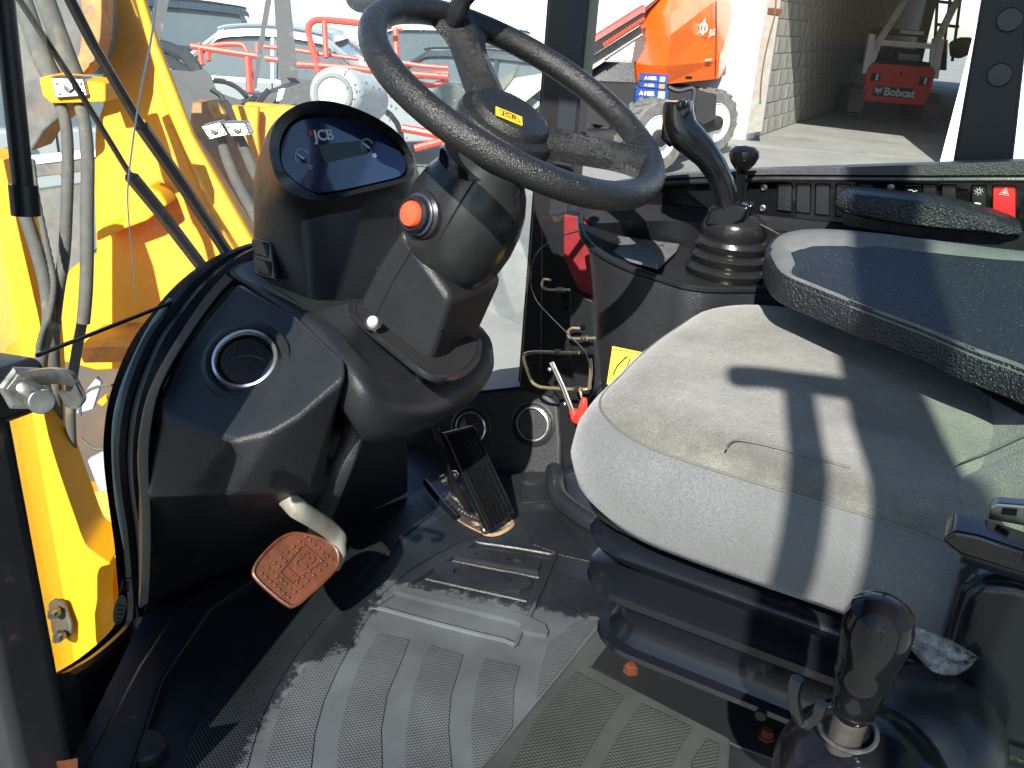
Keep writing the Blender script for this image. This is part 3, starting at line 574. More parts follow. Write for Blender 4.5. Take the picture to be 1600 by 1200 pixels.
# two rocker switches on the pod's side
sw = [aD(x, y, t) for x, y, t in ((399, 372, 1.262), (428, 378, 1.215), (436, 440, 1.205), (404, 430, 1.245))]
nrm = (sw[1] - sw[0]).cross(sw[3] - sw[0]).normalized(); nrm = nrm if nrm.dot(CAM - sw[0]) > 0 else -nrm
def swp(u, v, h): return sw[0].lerp(sw[1], u).lerp(sw[3].lerp(sw[2], u), v) + nrm * h
link("switch_frame", prism([swp(u, v, -.004) for u, v in ((0, 0), (1, 0), (1, 1), (0, 1))], nrm * .010), plast_g, pod, bev=.003)
for v0 in (.06, .53):
    link("rocker_switch", hexa([swp(u, v, .005) for u, v in ((.15, v0), (.85, v0), (.85, v0 + .41), (.15, v0 + .41))], [swp(u, v, h) for u, v, h in ((.2, v0 + .02, .013), (.8, v0 + .02, .013), (.8, v0 + .38, .008), (.2, v0 + .38, .008))]), plast_s, pod, bev=.0015)

# ================================================================== PEDALS
bp_ = thing("brake_pedal", "rusty square brake pedal with raised studs and lettered badge", "pedal", aZ(465, 890, .12))
QN = Vector((.62, -.32, .72)).normalized(); QP = aX(465, 892, -.655)
def onq(px, py, h=0): return aP(px, py, QP + QN * h, QN)
out_ = smooth_path([onq(*p) for p in ((445, 836), (466, 832), (500, 840), (524, 853), (531, 872), (524, 892), (490, 925), (462, 948), (447, 946), (420, 925), (399, 905), (394, 893), (402, 875), (425, 850))], 4, True)
link("pad", prism(out_, -QN * .009), rust, bp_, bev=.0035, bseg=3)
qc = sum(out_, Vector()) / len(out_)
link("pad_edge", tube([qc + (p - qc) * .97 + QN * .001 for p in out_], .0022, 6, closed=True), rust, bp_)
stud = []
for k in range(9):
    for j in range(9):
        p = onq(465, 892).lerp(onq(465, 892), 0); 
e1 = (onq(531, 872) - onq(447, 946)); e2 = (onq(395, 900) - onq(447, 946)); o_ = onq(447, 946)
def qq(a, b, h=0): return o_ + e1 * a + e2 * b + QN * h
for a in np.linspace(.10, .90, 8):
    for b in np.linspace(.10, .92, 7):
        if .24 < a < .80 and .24 < b < .78: continue
        stud.append(lathe(qq(a, b, -.0005), QN, [(.0025, 0), (.0018, .0028), (0, .0036)], 7))
link("studs", cat(*stud), rust, bp_)
bp_.children[-1]['kind'] = 'stuff' if False else bp_.children[-1].get('kind', 'thing')
def qb(x, y, h=0): return qq(.30 + .48 * x, .30 + .40 * y * (1.0 + .25 * x) - .02, h)
link("badge_frame", tube([qb(-.05, .05, .001), qb(1.05, -.12, .001), qb(1.05, 1.05, .001), qb(-.05, .95, .001)], .0013, 5, closed=True), rust, bp_)
for k, ch in enumerate("JCB"):
    text("badge_letter", ch, rust, bp_, lambda x, y, z, k=k: qb(.17 + .33 * k + x * .40, .45 + y * .95, z), 1.0, ext=.0030, bold=.03)
tpad = (onq(515, 860) - CAM).dot(fwd)
armp = smooth_path([aD(440, 772, 1.10), aD(464, 794, 1.09), aD(494, 813, 1.125), aD(520, 832, tpad + .005), aD(532, 854, tpad + .018), aD(520, 882, tpad + .03)], 5)
armm = mat("worn_painted_pedal_arm", (.19, .19, .16), .5, .0, grain=.5, gscale=200, dirt=(.20, .08, .03), dscale=30, damt=.4)
link("arm", tube(armp, .0135, 14, flat=.6, fdir=UP), armm, bp_)
ac = thing("accelerator_pedal", "black ribbed accelerator pedal standing over a rusty hole in the floor mat", "pedal", aZ(770, 825, 0))
a4 = [aZ(765, 830, .030), aZ(806, 802, .030), aX(745, 668, -.640), aX(696, 674, -.640)]
a4[2] = aZ(742, 664, .205); a4[3] = aZ(694, 676, .205)
an = (a4[1] - a4[0]).cross(a4[3] - a4[0]).normalized(); an = an if an.dot(CAM - a4[0]) > 0 else -an
def aq(u, v, h=0): return a4[0].lerp(a4[1], u).lerp(a4[3].lerp(a4[2], u), v) + an * h
link("pad", prism([aq(0, 0), aq(1, 0), aq(1, 1), aq(0, 1)], -an * .012), plast_g, ac, bev=.003)
for k in range(7):
    u = .09 + .82 * k / 6; link("tread_rib", hexa([aq(u - .035, .02, -.001), aq(u + .035, .02, -.001), aq(u + .035, .97, -.001), aq(u - .035, .97, -.001)], [aq(u - .02, .03, .0038), aq(u + .02, .03, .0038), aq(u + .02, .96, .0038), aq(u - .02, .96, .0038)]), plast_g, ac, smooth=False)
link("hinge_bolt", ball(aZ(757, 828, .018), .007), steel, ac)
link("lever_arm", tube([aZ(668, 640, .30), aZ(690, 700, .20), aZ(702, 745, .10), aZ(735, 800, .02)], .007, 8), plast_g, ac)
link("roller", cyl(aZ(690, 752, .085), aZ(710, 742, .095), .0095), steel, ac)
link("roller_end", ball(aZ(711, 741, .096), .007), chrome, ac)
link("base_rail", tube([aZ(664, 752, .02), aZ(690, 785, .02), aZ(712, 808, .02)], .006, 6, flat=.6), plast_g, ac)
hs = [aZ(*p, .012) for p in ((700, 778), (716, 795), (735, 806), (752, 812))]
hsm = smooth_path(hs, 8)
link("corrugated_cable", tube(hsm, [.0062 if i % 2 else .0045 for i in range(len(hsm))], 10), rubber, ac)
hole = smooth_path([aZ(*p, .0062) for p in ((664, 756), (684, 782), (704, 806), (738, 828), (770, 838), (798, 826), (803, 812), (780, 790), (740, 762), (700, 752))], 3, True)
hc_ = sum(hole, Vector()) / len(hole)
dirtm = mat("dried_mud_rim", (.26, .17, .09), .9, grain=1, gscale=150, var=.35, vscale=60)
link("hole_rim", loft([[p + Vector((0, 0, -.001)) for p in hole], [hc_ + (p - hc_) * .95 + Vector((0, 0, .002)) for p in hole], [hc_ + (p - hc_) * .88 + Vector((0, 0, -.0008)) for p in hole]], caps=False), dirtm, ac)
tag(link("floor_opening", prism([hc_ + (p - hc_) * .92 for p in hole], (0, 0, .0006)), mat("oily_floor_metal", (.05, .04, .035), .35, grain=1, gscale=120, dirt=(.45, .36, .26), dscale=60, damt=.45), None, smooth=False), "oily opening in the floor mat below the accelerator, edged with mud", "opening")
# ================================================================== SEAT
def fabric(name, col, col2):
    m = mat(name, col, .9, grain=1.6, gscale=520, var=.42, vscale=520, dirt=col2, dscale=5.5, damt=.95, sheen=.3, spec=.2); return m
fab = fabric("grey_green_seat_fabric", (.172, .171, .142), (.072, .072, .068))
fab2 = fabric("grey_seat_side_fabric", (.130, .138, .140), (.11, .115, .115))
seat = thing("driver_seat", "worn grey-green fabric driver's seat on black ribbed suspension bellows", "seat", (0, .93, .06))
def plan(y0, y1, xf, xr, rz, z, off=0, n=9, rf=.18):
    "rounded outline of the cushion: near edge y0, far edge y1, front xf, rear xr"
    pts = []
    for x, y in ((xr, y0), ((xr + xf) / 2, y0 - .004), (xf + .16, y0), (xf + .085, y0 + .012), (xf + .035, y0 + .045), (xf + .008, y0 + .09), (xf, y0 + .17), (xf + -.006, (y0 + y1) / 2), (xf, y1 - .17), (xf + .012, y1 - .09), (xf + .05, y1 - .035), (xf + .12, y1), (xf + .2, y1 + .004), (xr, y1)): pts.append(Vector((x, y, z)))
    c = Vector(((xf + xr) / 2, (y0 + y1) / 2, z)); out = []
    for p in pts:
        d = p - c; L_ = d.length; out.append(c + d * ((L_ - off) / L_))
    return smooth_path(out, 4, True)
Y0, Y1, XF, XR = .675, 1.235, -.318, .33
rings = [plan(Y0, Y1, XF, XR, 0, z, off) for z, off in ((.372, .05), (.378, .026), (.398, .006), (.425, -.002), (.452, .002), (.470, .012), (.480, .023))]
link("cushion_side", loft(rings, caps=True), fab2, seat)
def topz(x, y):
    u = (y - Y0) / (Y1 - Y0); v = (x - XF) / (XR - XF)
    return .497 + .012 * (abs(u - .5) * 2) ** 3 - .012 * min(1, v * 2.2) * (1 - (abs(u - .5) * 2) ** 2) + .006 * math.exp(-(v / .1) ** 2)
r_ = []
for k, off in enumerate((.0235, .029, .038, .052, .075, .11, .15, .20, .25)):
    ring = plan(Y0, Y1, XF, XR, 0, 0, off); zz = [.4815, .4865, .4915, .4955, None, None, None, None, None][k]
    r_.append([Vector((p.x, p.y, (zz if zz else topz(p.x, p.y)) + .0018 * noise.noise(p * 14))) for p in ring])
link("cushion_top", loft(r_, caps=True), fab, seat)
pip = mat("seam_piping", (.115, .118, .105), .85, grain=.6)
link("piping", tube(plan(Y0, Y1, XF, XR, 0, .4812, .0232), .0013, 6, closed=True), pip, seat)
# stitched bolster seam near the middle of the near edge
st = smooth_path([Vector((p.x, p.y, topz(p.x, p.y) + .0008)) for p in (aZ(1128, 728, .497), aZ(1140, 700, .497), aZ(1165, 690, .50), aZ(1240, 705, .50), aZ(1330, 728, .50), aZ(1440, 750, .505))], 4)
link("bolster_seam", tube([p - Vector((0, 0, .0006)) for p in st[2:-4]], .0010, 5), pip, seat)
st2 = smooth_path([Vector((p.x, p.y, topz(p.x, p.y) + .0008)) for p in (aZ(985, 560, .495), aZ(1040, 520, .495), aZ(1090, 535, .495), aZ(1120, 545, .495))], 4)
# backrest
def bk(y, z, x0): return Vector((x0 + (z - .5) * .95 - max(0, z - .7) * .3, y, z))
bo_r = []
for z in (.44, .50, .58, .70, .85, 1.0, 1.1):
    row = []
    for y, dx in ((Y0 + .01, .12), (Y0 + .0, .06), (Y0 + .03, .022), (Y0 + .08, .010), (Y0 + .125, .018), (Y0 + .16, .034), (.95, .045), (Y1 - .16, .034), (Y1 - .125, .0), (Y1 - .08, -.022), (Y1 - .03, -.012), (Y1, .04), (Y1 - .01, .12)):
        row.append(bk(y, z, .045 + dx))
    bo_r.append(smooth_path(row, 4) + [bk(Y1 - .03, z, .20), bk(Y0 + .03, z, .20)])
link("backrest", loft(bo_r), fab, seat)
link("backrest_seam", cat(tube([bk(Y0 + .128, z, .048) for z in np.linspace(.5, 1.05, 8)], .0008, 5), tube([bk(Y1 - .128, z, .048) for z in np.linspace(.5, 1.05, 8)], .0018, 5), tube([bk(y, .575, .088) + Vector((-.001, 0, 0)) for y in np.linspace(Y0 + .17, Y1 - .17, 6)], .0015, 5)), pip, seat)
# seat pan, bellows and base
def rr(x0, x1, y0, y1, z, off, r=.06):
    c = Vector(((x0 + x1) / 2, (y0 + y1) / 2, z)); return [c + Vector((x, y, 0)) for x, y in rrect(x1 - x0 + 2 * off, y1 - y0 + 2 * off, r + off * .5, 6)]
BX0, BX1, BY0, BY1 = -.262, .34, .765, 1.17
pan_z = [(.384, .0), (.384, .030), (.374, .037), (.362, .036), (.352, .024), (.351, -.0)]
link("seat_pan", loft([rr(BX0, BX1, BY0, BY1, z, o) for z, o in pan_z]), plast_s, seat)
bel = [(.353, -.012), (.346, -.010), (.341, .008), (.334, .022), (.326, .028), (.317, .024), (.296, -.002), (.290, -.010), (.285, -.004), (.281, .014), (.274, .024), (.266, .026), (.258, .018), (.240, -.008), (.222, -.014), (.205, -.012), (.192, -.004), (.189, .006), (.184, .008), (.181, -.002)]
bel_old = [(.333, -.012), (.327, -.010), (.322, .006), (.314, .019), (.305, .024), (.297, .019), (.272, -.006), (.266, -.012), (.260, -.006), (.254, .012), (.247, .021), (.239, .022), (.232, .014), (.214, -.012), (.200, -.016), (.185, -.014), (.17, -.006), (.168, .004), (.163, .006), (.160, -.004)]
bmat = mat("satin_bellows_rubber", (.006, .007, .010), .17, spec=.3, grain=.12, gscale=200, rvar=.06, vscale=8)
link("bellows", loft([rr(BX0, BX1, BY0, BY1, z, o, .05) for z, o in bel]), bmat, seat)
for x in (-.19, -.03, .1): link("pan_clip", box((x, BY0 - .037, .370), (.0016, .006, .022)), seam, seat)
link("base_box", loft([rr(BX0 + .03, BX1, BY0 + .10, BY1, z, 0, .012) for z in (.183, .02)]), steel_b, seat)
link("base_plate", slab([(950, 985), (1300, 1140), (1290, 1215), (1150, 1165), (924, 1042)], .03, .094), steel_b, seat, bev=.003)
for px, py in ((985, 1047), (1197, 1150)):
    bolt = lathe(aZ(px, py, .095), (0, 0, 1), [(.0105, -.003), (.0105, .002), (.0072, .002), (.0072, .0085), (.0055, .0095), (0, .0095)], 6)
    link("base_bolt", bolt, rust, seat, smooth=False)
link("base_bolt", lathe(aY(1190, 1114, BY0 - .006), (0, -1, 0), [(.007, 0), (.006, .006), (0, .006)], 8), steel_b, seat)
# reclining gear and belt on the near side, right edge of the picture
link("side_cover", loft([[Vector((x, y, z)) for x, z in ((.062, .475), (.070, .490), (.095, .498), (.20, .498), (.20, .36), (.09, .35), (.064, .385))] for y in (.63, .675)]), bmat, seat, bev=.014, bseg=4)
link("belt_reel_cover", cyl(aY(1508, 848, .60), aY(1700, 905, .60), .014, 20), plast_s, seat)
link("belt_bracket", prism([aY(x, y, .585) for x, y in ((1470, 845), (1490, 830), (1530, 838), (1620, 868), (1620, 905), (1500, 868))], (0, .03, 0)), plast_g, seat, bev=.003)
bk_ = link("belt_buckle", prism([aY(x, y, .62) for x, y in ((1547, 792), (1556, 786), (1603, 790), (1640, 800), (1640, 830), (1542, 812))], (0, .012, 0)), steel, seat, bev=.002)
link("buckle_slot", prism([aY(x, y, .6185) for x, y in ((1566, 795), (1590, 797), (1588, 806), (1564, 804))], (0, .001, 0)), seam, bk_, smooth=False)
link("recline_knob", lathe(aY(1578, 1022, .66), (-.1, -1, .1), [(.021, 0), (.021, .012), (.016, .018), (.008, .019), (.007, .014), (0, .014)], 24), plast_s, seat)
link("height_tube", tube([aY(1440, 985, .70), aY(1560, 1040, .68), aY(1700, 1090, .66)], .016, 12), plast_s, seat)
# right armrest
arm = thing("armrest", "long black armrest pad with a dusty worn rim, over the far side of the seat", "armrest", (0, 1.08, .55))
dusty = mat("dust_greyed_armrest_vinyl", (.115, .125, .125), .7, grain=1.0, gscale=600, var=.15, vscale=40)
vinyl = mat("wet_black_armrest_vinyl", (.016, .018, .023), .34, spec=.45, grain=2.6, gscale=330, rvar=.08, vscale=120)
ao = [(1197, 398, .575), (1203, 378, .588), (1222, 364, .60), (1262, 358, .605), (1330, 361, .61), (1440, 374, .618), (1560, 390, .622), (1700, 412, .626), (1780, 500, .60), (1800, 690, .56), (1700, 632, .566), (1600, 582, .567), (1520, 552, .568), (1440, 518, .570), (1350, 484, .571), (1270, 452, .572), (1218, 428, .574)]
_b = [n for n in vinyl.node_tree.nodes if n.type == "BUMP"][0]; _b.inputs["Distance"].default_value = .004; _b.inputs["Strength"].default_value = 1.0
AO = smooth_path([aZ(x, y, z) for x, y, z in ao], 4, True); ac_ = sum(AO, Vector()) / len(AO)
def ash(s, dz): return [ac_ + (p - ac_) * s + Vector((0, 0, dz)) for p in AO]
cx_ = [Vector((p.x, ac_.y + (p.y - ac_.y) * .2, p.z)) for p in AO]
def inset(f, dz): return [p.lerp(Vector((max(min(p.x, .25), -.15), ac_.y + .035 * 0, ac_.z)), f) + Vector((0, 0, dz)) for p in AO]
link("pad_shell", loft([inset(.06, -.034), inset(.015, -.030), inset(-.004, -.018), inset(-.004, -.008), inset(.004, .0)], caps=True), vinyl, arm)
def wv_(p): return min(1, max(0, (p.y - ac_.y + .02) / .06)) * .75 + .25 * (p.x < -.1) + .02
_A = np.array([[p.x, p.y, 1] for p in AO]); _c = np.linalg.lstsq(_A, np.array([p.z for p in AO]), rcond=None)[0]
def insv(f, dz, jit=0):
    out = []
    for p in AO:
        k = f * wv_(p) + jit * noise.noise(p * 55); q = p.lerp(Vector((max(min(p.x, .25), -.12), ac_.y, ac_.z)), k); zp = _c[0] * q.x + _c[1] * q.y + _c[2]; b_ = min(1, f * 3); q.z = p.z * (1 - b_) + zp * b_ + dz; out.append(q)
    return out
def insv_old(f, dz, jit=0): return [p.lerp(Vector((max(min(p.x, .25), -.12), ac_.y, ac_.z)), f * wv_(p) + jit * noise.noise(p * 55)) + Vector((0, 0, dz)) for p in AO]
link("pad_rim", loft([insv(.0, -.003), insv(.06, .003), insv(.20, .006), insv(.38, .004), insv(.52, -.008)], caps=False), dusty, arm)
pr_ = [insv(.0, -.004), insv(.04, .0022), insv(.20, .0050), insv(.37, .0036, .03), insv(.40, .0052, .03), insv(.55, .005), insv(.7, .003), [Vector((q.x, q.y, _c[0] * q.x + _c[1] * q.y + _c[2] + .002)) for q in [p.lerp(ac_, .88) for p in AO]]]
vv = [[p for p in rg] for k, rg in enumerate(pr_)]
link("pad_top", loft(vv), vinyl, arm)
ub = [(1275, 478), (1440, 550), (1600, 622), (1800, 715)]
link("underside_frame", loft([[aZ(x, y - 10, .535) for x, y in ub], [aZ(x, y + 6, .520) for x, y in ub], [aZ(x, y + 2, .520) + Vector((0, .10, 0)) for x, y in ub], [aZ(x, y - 6, .535) + Vector((0, .12, 0)) for x, y in ub]], closed=False, caps=False), plast, arm)
link("adjuster", prism([aZ(x, y, .512) for x, y in ((1345, 503), (1362, 504), (1405, 524), (1400, 534), (1350, 513))], (0, 0, .015)), plast_g, arm, bev=.002)
link("hinge_arm", prism([aZ(x, y, .51) for x, y in ((1440, 555), (1470, 560), (1520, 586), (1720, 676), (1720, 716), (1560, 632), (1478, 580))], (0, .03, .01)), plast, arm, bev=.008)

# ================================================================== RIGHT CONSOLE, SILL, SWITCHES
con = thing("side_console", "black side console with metal plate and a row of rocker switches under the window", "console", (-.2, 1.35, .2))
rimc = [aZ(*p) for p in ((906, 340, .55), (910, 366, .535), (930, 390, .52), (975, 416, .508), (1040, 438, .502), (1100, 452, .50))] + [Vector((-.20, 1.255, .50)), Vector((-.05, 1.25, .50)), Vector((.72, 1.25, .50))]
rimc = smooth_path(rimc, 4)
wgt = [max(0, 1 - i / 22) for i in range(len(rimc))]
base_c = [Vector((p.x + .14 * w_, p.y + .01 - .0 * w_, .0)) for p, w_ in zip(rimc, wgt)]
mid_c = [p + Vector((.022 * w_, -.004, -.03)) for p, w_ in zip(rimc, wgt)]
back_c = [Vector((max(p.x, -.62), 1.47, p.z)) for p in rimc]
link("inner_panel", loft([base_c, mid_c, rimc], closed=False, caps=False), plast, con)
link("panel_rim", tube(rimc, .0055, 8), plast_s, con)
dk = [p + Vector((.006, .012, -.012)) for p in rimc]
link("tray", loft([rimc, dk, [Vector((p.x, 1.40, .50)) for p in dk]], closed=False, caps=False), plast, con)
mp = mat("speckled_metal_plate", (.25, .26, .26), .4, .5, var=.25, vscale=120, dirt=(.06, .06, .06), dscale=130, damt=.35)
pln = [aZ(x, y, .506) for x, y in ((925, 363), (1062, 381), (1057, 392), (1028, 419), (985, 407), (940, 382))]
link("metal_plate", prism(pln, (0, 0, -.003)), mp, con, bev=.001)
for x, y in ((934, 366), (946, 368), (1034, 384), (1026, 413)): link("plate_screw", lathe(aZ(x, y, .5065), (0, 0, 1), [(.0042, 0), (.004, .0015), (0, .002)], 12), steel if x != 1034 else rust, con)
# step up to the window sill
yf = 1.405
Lw = [(900, 330), (930, 348), (1000, 345), (1100, 348), (1200, 358), (1400, 372), (1700, 392)]
SW0 = [(905, 322), (960, 318), (1060, 322), (1180, 335), (1300, 348), (1450, 360), (1700, 378)]
SW1 = [(912, 300), (960, 292), (1040, 283), (1180, 277), (1300, 277), (1450, 278), (1700, 282)]
SL = [(925, 290), (975, 280), (1050, 270), (1180, 262), (1300, 258), (1450, 253), (1700, 250)]
def row(px, y): P = [aY(a, b, y) for a, b in px]; return smooth_path(P + [P[-1] + Vector((.3, 0, .006)), P[-1] + Vector((.56, 0, .01))], 3)
link("back_wall", loft([[Vector((p.x, 1.398, .498)) for p in row(Lw, 1.37)], row(Lw, 1.37)], closed=False, caps=False), plast, con)
link("lower_step", loft([row(Lw, 1.37), row(SW0, yf - .005)], closed=False, caps=False), plast, con)
sp_ = link("switch_panel", loft([row(SW0, yf - .003), row([(a, b - 2) for a, b in SW0], yf), row([(a, b + 3) for a, b in SW1], yf), row(SW1, yf - .004)], closed=False, caps=False), plast_g, con)
link("sill", loft([row(SW1, yf - .004), row([(a, b - 4) for a, b in SW1], yf - .018), row([(a, b + 4) for a, b in SL], yf - .016), row(SL, yf + .01), row(SL, yf + .09)], closed=False, caps=False), plast, con)
link("sill_bead", tube(row([(a, b + 3) for a, b in SW1], yf - .016), .0045, 8), plast_s, con)
def yq(x, y, d=0): return aY(x, y, yf - d)
def blank(x0, x1, m, nm, lab=None):
    ty = lambda x: np.interp(x, [q[0] for q in SW1], [q[1] for q in SW1]) + 9; by = lambda x: np.interp(x, [q[0] for q in SW0], [q[1] for q in SW0]) - 9
    c = [(x0, ty(x0)), (x1, ty(x1)), (x1 - 1, by(x1)), (x0 - 1, by(x0))]
    i = [(x0 + 2, ty(x0) + 2), (x1 - 2, ty(x1) + 2), (x1 - 3, by(x1) - 2), (x0 + 1, by(x0) - 2)]
    mid = [((a[0] + b[0]) / 2, (a[1] + b[1]) / 2) for a, b in ((c[0], c[3]), (c[1], c[2]))]
    o = link(nm, hexa([yq(*p, -.001) for p in c], [yq(*p, .006) for p in i]), m, sp_, bev=.0012, bseg=2)
    return o
for x0 in (1214, 1243, 1273, 1305, 1340, 1440, 1470): blank(x0, x0 + 25, plast_s, "switch_blank")
redsw = mat("red_switch_plastic", (.62, .025, .03), .28)
sym = mat("white_print", (.75, .75, .75), .5)
for x0, x1, m in ((1411, 1441, plast_g), (1517, 1542, plast_s), (1550, 1588, redsw)):
    o = blank(x0, x1, m, "rocker_switch")
    xm = (x0 + x1) / 2
    if m is plast_s:
        c0 = yq(xm, 299, .0075); link("sun_symbol", cat(tube([c0 + Vector((.0024 * math.cos(t), 0, .0024 * math.sin(t))) for t in np.linspace(0, 6.28, 11)[:-1]], .0004, 4, closed=True), *[tube([c0 + Vector((r * math.cos(t), 0, r * math.sin(t))) for r in (.0036, .0056)], .0004, 4) for t in np.linspace(0, 6.28, 9)[:-1]]), sym, o)
        link("pilot_lens", ball(yq(xm - 2, 318, .007), .0045, .001, .0013), sym, o)
    elif m is redsw:
        c0 = yq(xm + 1, 300, .0075); tri = lambda s: [c0 + Vector((s * a, 0, s * b)) for a, b in ((-.0055, -.004), (.0055, -.004), (0, .006))]
        link("warning_triangle", cat(tube(tri(1), .0006, 4, closed=True), prism(tri(.45), (0, -.0006, 0))), sym, o)
    else:
        c0 = yq(xm, 298, .0075); link("symbol", cat(tube([c0 + Vector((-.006, 0, 0)), c0 + Vector((-.001, 0, .001)), c0 + Vector((.001, 0, -.001)), c0 + Vector((.006, 0, .001))], .0006, 4)), sym, o)
        link("red_lens", prism([yq(a, b, .0065) for a, b in ((1415, 304), (1436, 305), (1438, 313), (1414, 312))], (0, -.002, 0)), redsw, o, smooth=False)
for x, y in ((1194, 293), (1192, 325), (1392, 293)):
    link("panel_screw", lathe(yq(x, y, .001), (0, -1, 0), [(.0058, 0), (.0052, .003), (.0035, .0035), (.003, .002), (0, .002)], 16), steel, sp_)
fa = thing("window_armrest", "small black leathery armrest pad on the console under the window switches", "armrest", aY(1450, 330, 1.3))
fo = [(1306, 312), (1312, 302), (1330, 298), (1400, 305), (1480, 316), (1560, 338), (1590, 352), (1597, 364), (1585, 368), (1500, 362), (1400, 350), (1330, 336), (1308, 326)]
FO = smooth_path([aY(x, y, 1.29) for x, y in fo], 4, True)
link("pad", loft([[p + Vector((0, .06, -.002)) for p in FO], FO, [p.lerp(sum(FO, Vector()) / len(FO), .12) + Vector((0, -.014, 0)) for p in FO], [p.lerp(sum(FO, Vector()) / len(FO), .35) + Vector((0, -.02, .0)) for p in FO]]), vinyl, fa)
link("bracket", prism([aY(x, y, 1.30) for x, y in ((1310, 328), (1600, 372), (1600, 396), (1320, 352))], (0, .05, 0)), plast_s, fa)
for x, y in ((1505, 376), (1553, 380)):
    tag(link("console_knob", lathe(aZ(x, y, .585), (0, -.3, 1), [(.014, -.02), (.014, .0), (.012, .004), (0, .005)], 20), plast_g), "low round black knob below the window armrest, " + ("left one of two" if x < 1520 else "right one of two"), "knob", "knobs on the console")

# joystick
js = thing("joystick", "glossy black joystick with switch head rising from a ribbed rubber boot", "joystick", aY(1135, 440, 1.29))
bc0 = aY(1133, 440, 1.29); up_ = Vector((.02, 0, 1)).normalized()
def ell(r, z, sx=1.0, ox=0): return [bc0 + Vector((ox + r * sx * math.cos(t), r * .95 * math.sin(t), z)) for t in np.linspace(0, 2 * math.pi, 36, endpoint=False)]
bp2 = [(.078, -.01), (.078, .004), (.070, .008), (.064, .010), (.070, .017), (.073, .022), (.068, .027), (.060, .029), (.066, .036), (.069, .041), (.064, .046), (.056, .048), (.062, .055), (.064, .060), (.060, .066), (.052, .068), (.056, .075), (.056, .084), (.050, .094), (.036, .102), (.024, .104)]
bo2 = mat("glossy_boot_rubber", (.013, .013, .014), .22, grain=.35, gscale=120, rvar=.08, vscale=40)
link("boot", loft([ell(r * .88, z * 1.04) for r, z in bp2]), bo2, js)
def jp(x, y, yy=1.27): return aY(x, y, yy)
link("stalk_nut", loft([[jp(x, y) + Vector((0, d, 0)) for x, y in ((1105, 350), (1112, 322), (1150, 312), (1178, 320), (1168, 340), (1150, 352))] for d in (-.022, .022)]), plast_g, js, bev=.006)
link("stalk_wing", tube([jp(1106, 340), jp(1140, 345), jp(1176, 320)], [.008, .012, .006], 10), plast_g, js)
hp = smooth_path([jp(1141, 340, 1.27), jp(1134, 305, 1.265), jp(1122, 272, 1.255), jp(1104, 243, 1.24), jp(1082, 221, 1.228), jp(1065, 203, 1.22), jp(1060, 180, 1.218), jp(1061, 158, 1.218)], 4)
hr_ = np.interp(np.linspace(0, 7, len(hp)), range(8), [.0205, .0200, .0200, .0225, .0265, .0280, .0260, .0240])
link("handle", tube(hp, list(hr_), 20, flat=.85, fdir=(0, 1, 0)), plast_g, js, bev=.004)
hd_old = smooth_path([jp(1128, 275, 1.255), jp(1118, 232, 1.235), jp(1092, 204, 1.22), jp(1068, 190, 1.215), jp(1054, 172, 1.215), jp(1060, 158, 1.215)], 5)
link("thumb_pad", prism([jp(x, y, 1.195) for x, y in ((1052, 162), (1062, 155), (1075, 158), (1078, 172), (1066, 186), (1058, 178))], (0, .02, 0)), plast_s, js, bev=.004)
for x, y in ((1062, 165), (1071, 162)): link("thumb_button", ball(jp(x, y, 1.193), .005, .003, .006), plast_g, js)
0 and link("palm_rest", tube(smooth_path([jp(1078, 190, 1.21), jp(1100, 207, 1.22), jp(1124, 232, 1.24)], 4), [.009, .012, .013, .013, .013, .013, .012, .010, .006], 12, flat=.7), plast_s, js)
link("trigger", tube([jp(1043, 195, 1.21), jp(1040, 212, 1.215), jp(1052, 224, 1.22)], .008, 8), plast_g, js)
jl2 = thing("gear_selector", "short black lever with round knob standing behind the joystick", "lever", aY(1155, 300, 1.36))
link("stem", tube([aY(1150, 320, 1.36), aY(1156, 290, 1.36), aY(1160, 258, 1.355)], [.010, .008, .0095], 12), plast_g, jl2)
kb = aY(1161, 252, 1.35)
link("knob", lathe(kb, aY(1163, 235, 1.35) - aY(1158, 265, 1.35), [(.011, -.012), (.019, -.002), (.023, .008), (.022, .016), (.015, .022), (0, .024)], 24), plast_g, jl2)
tag(link("loose_wire", tube(smooth_path([aY(*p) for p in ((1187, 350, 1.28), (1210, 362, 1.24), (1232, 374, 1.2))], 4), .0012, 6), hoseg), "thin pale wire running from joystick boot towards the long armrest", "wire")

# ================================================================== PILLARS, DOOR POST, HOOKS, HATCH LEVER
pil = thing("windscreen_pillar", "black vertical cab pillar between windscreen and side window with silver strip", "pillar", (-.62, 1.45, 0))
def vbar(px0, px1, y, d, z0, z1, m, nm, par, ytop=300, **k):
    a, b = aY(px0, ytop, y), aY(px1, ytop, y)
    return link(nm, prism([Vector((a.x, y, z0)), Vector((b.x, y, z0)), Vector((b.x, y - d, z0)), Vector((a.x, y - d, z0))], (0, 0, z1 - z0)), m, par, **k)
bluegrey = mat("blue_black_pillar_paint", (.022, .026, .034), .45, grain=.2, gscale=500, var=.1)
vbar(851, 908, 1.46, .045, .15, 1.5, sealp, "post", pil, bev=.004)
vbar(862, 890, 1.414, .004, .3, 1.5, bluegrey, "face", pil, bev=.002)
vbar(908, 919, 1.47, .008, .50, 1.5, mat("anodised_window_strip", (.42, .43, .42), .35, .4), "silver_strip", pil, ytop=150, bev=.002)
vbar(840, 853, 1.445, .02, .16, 1.5, rubber, "glass_seal", pil)
lowp = thing("pillar_bracket", "black steel plate beside the pillar foot, carrying the wire hooks", "bracket", (-.6, 1.4, .2))
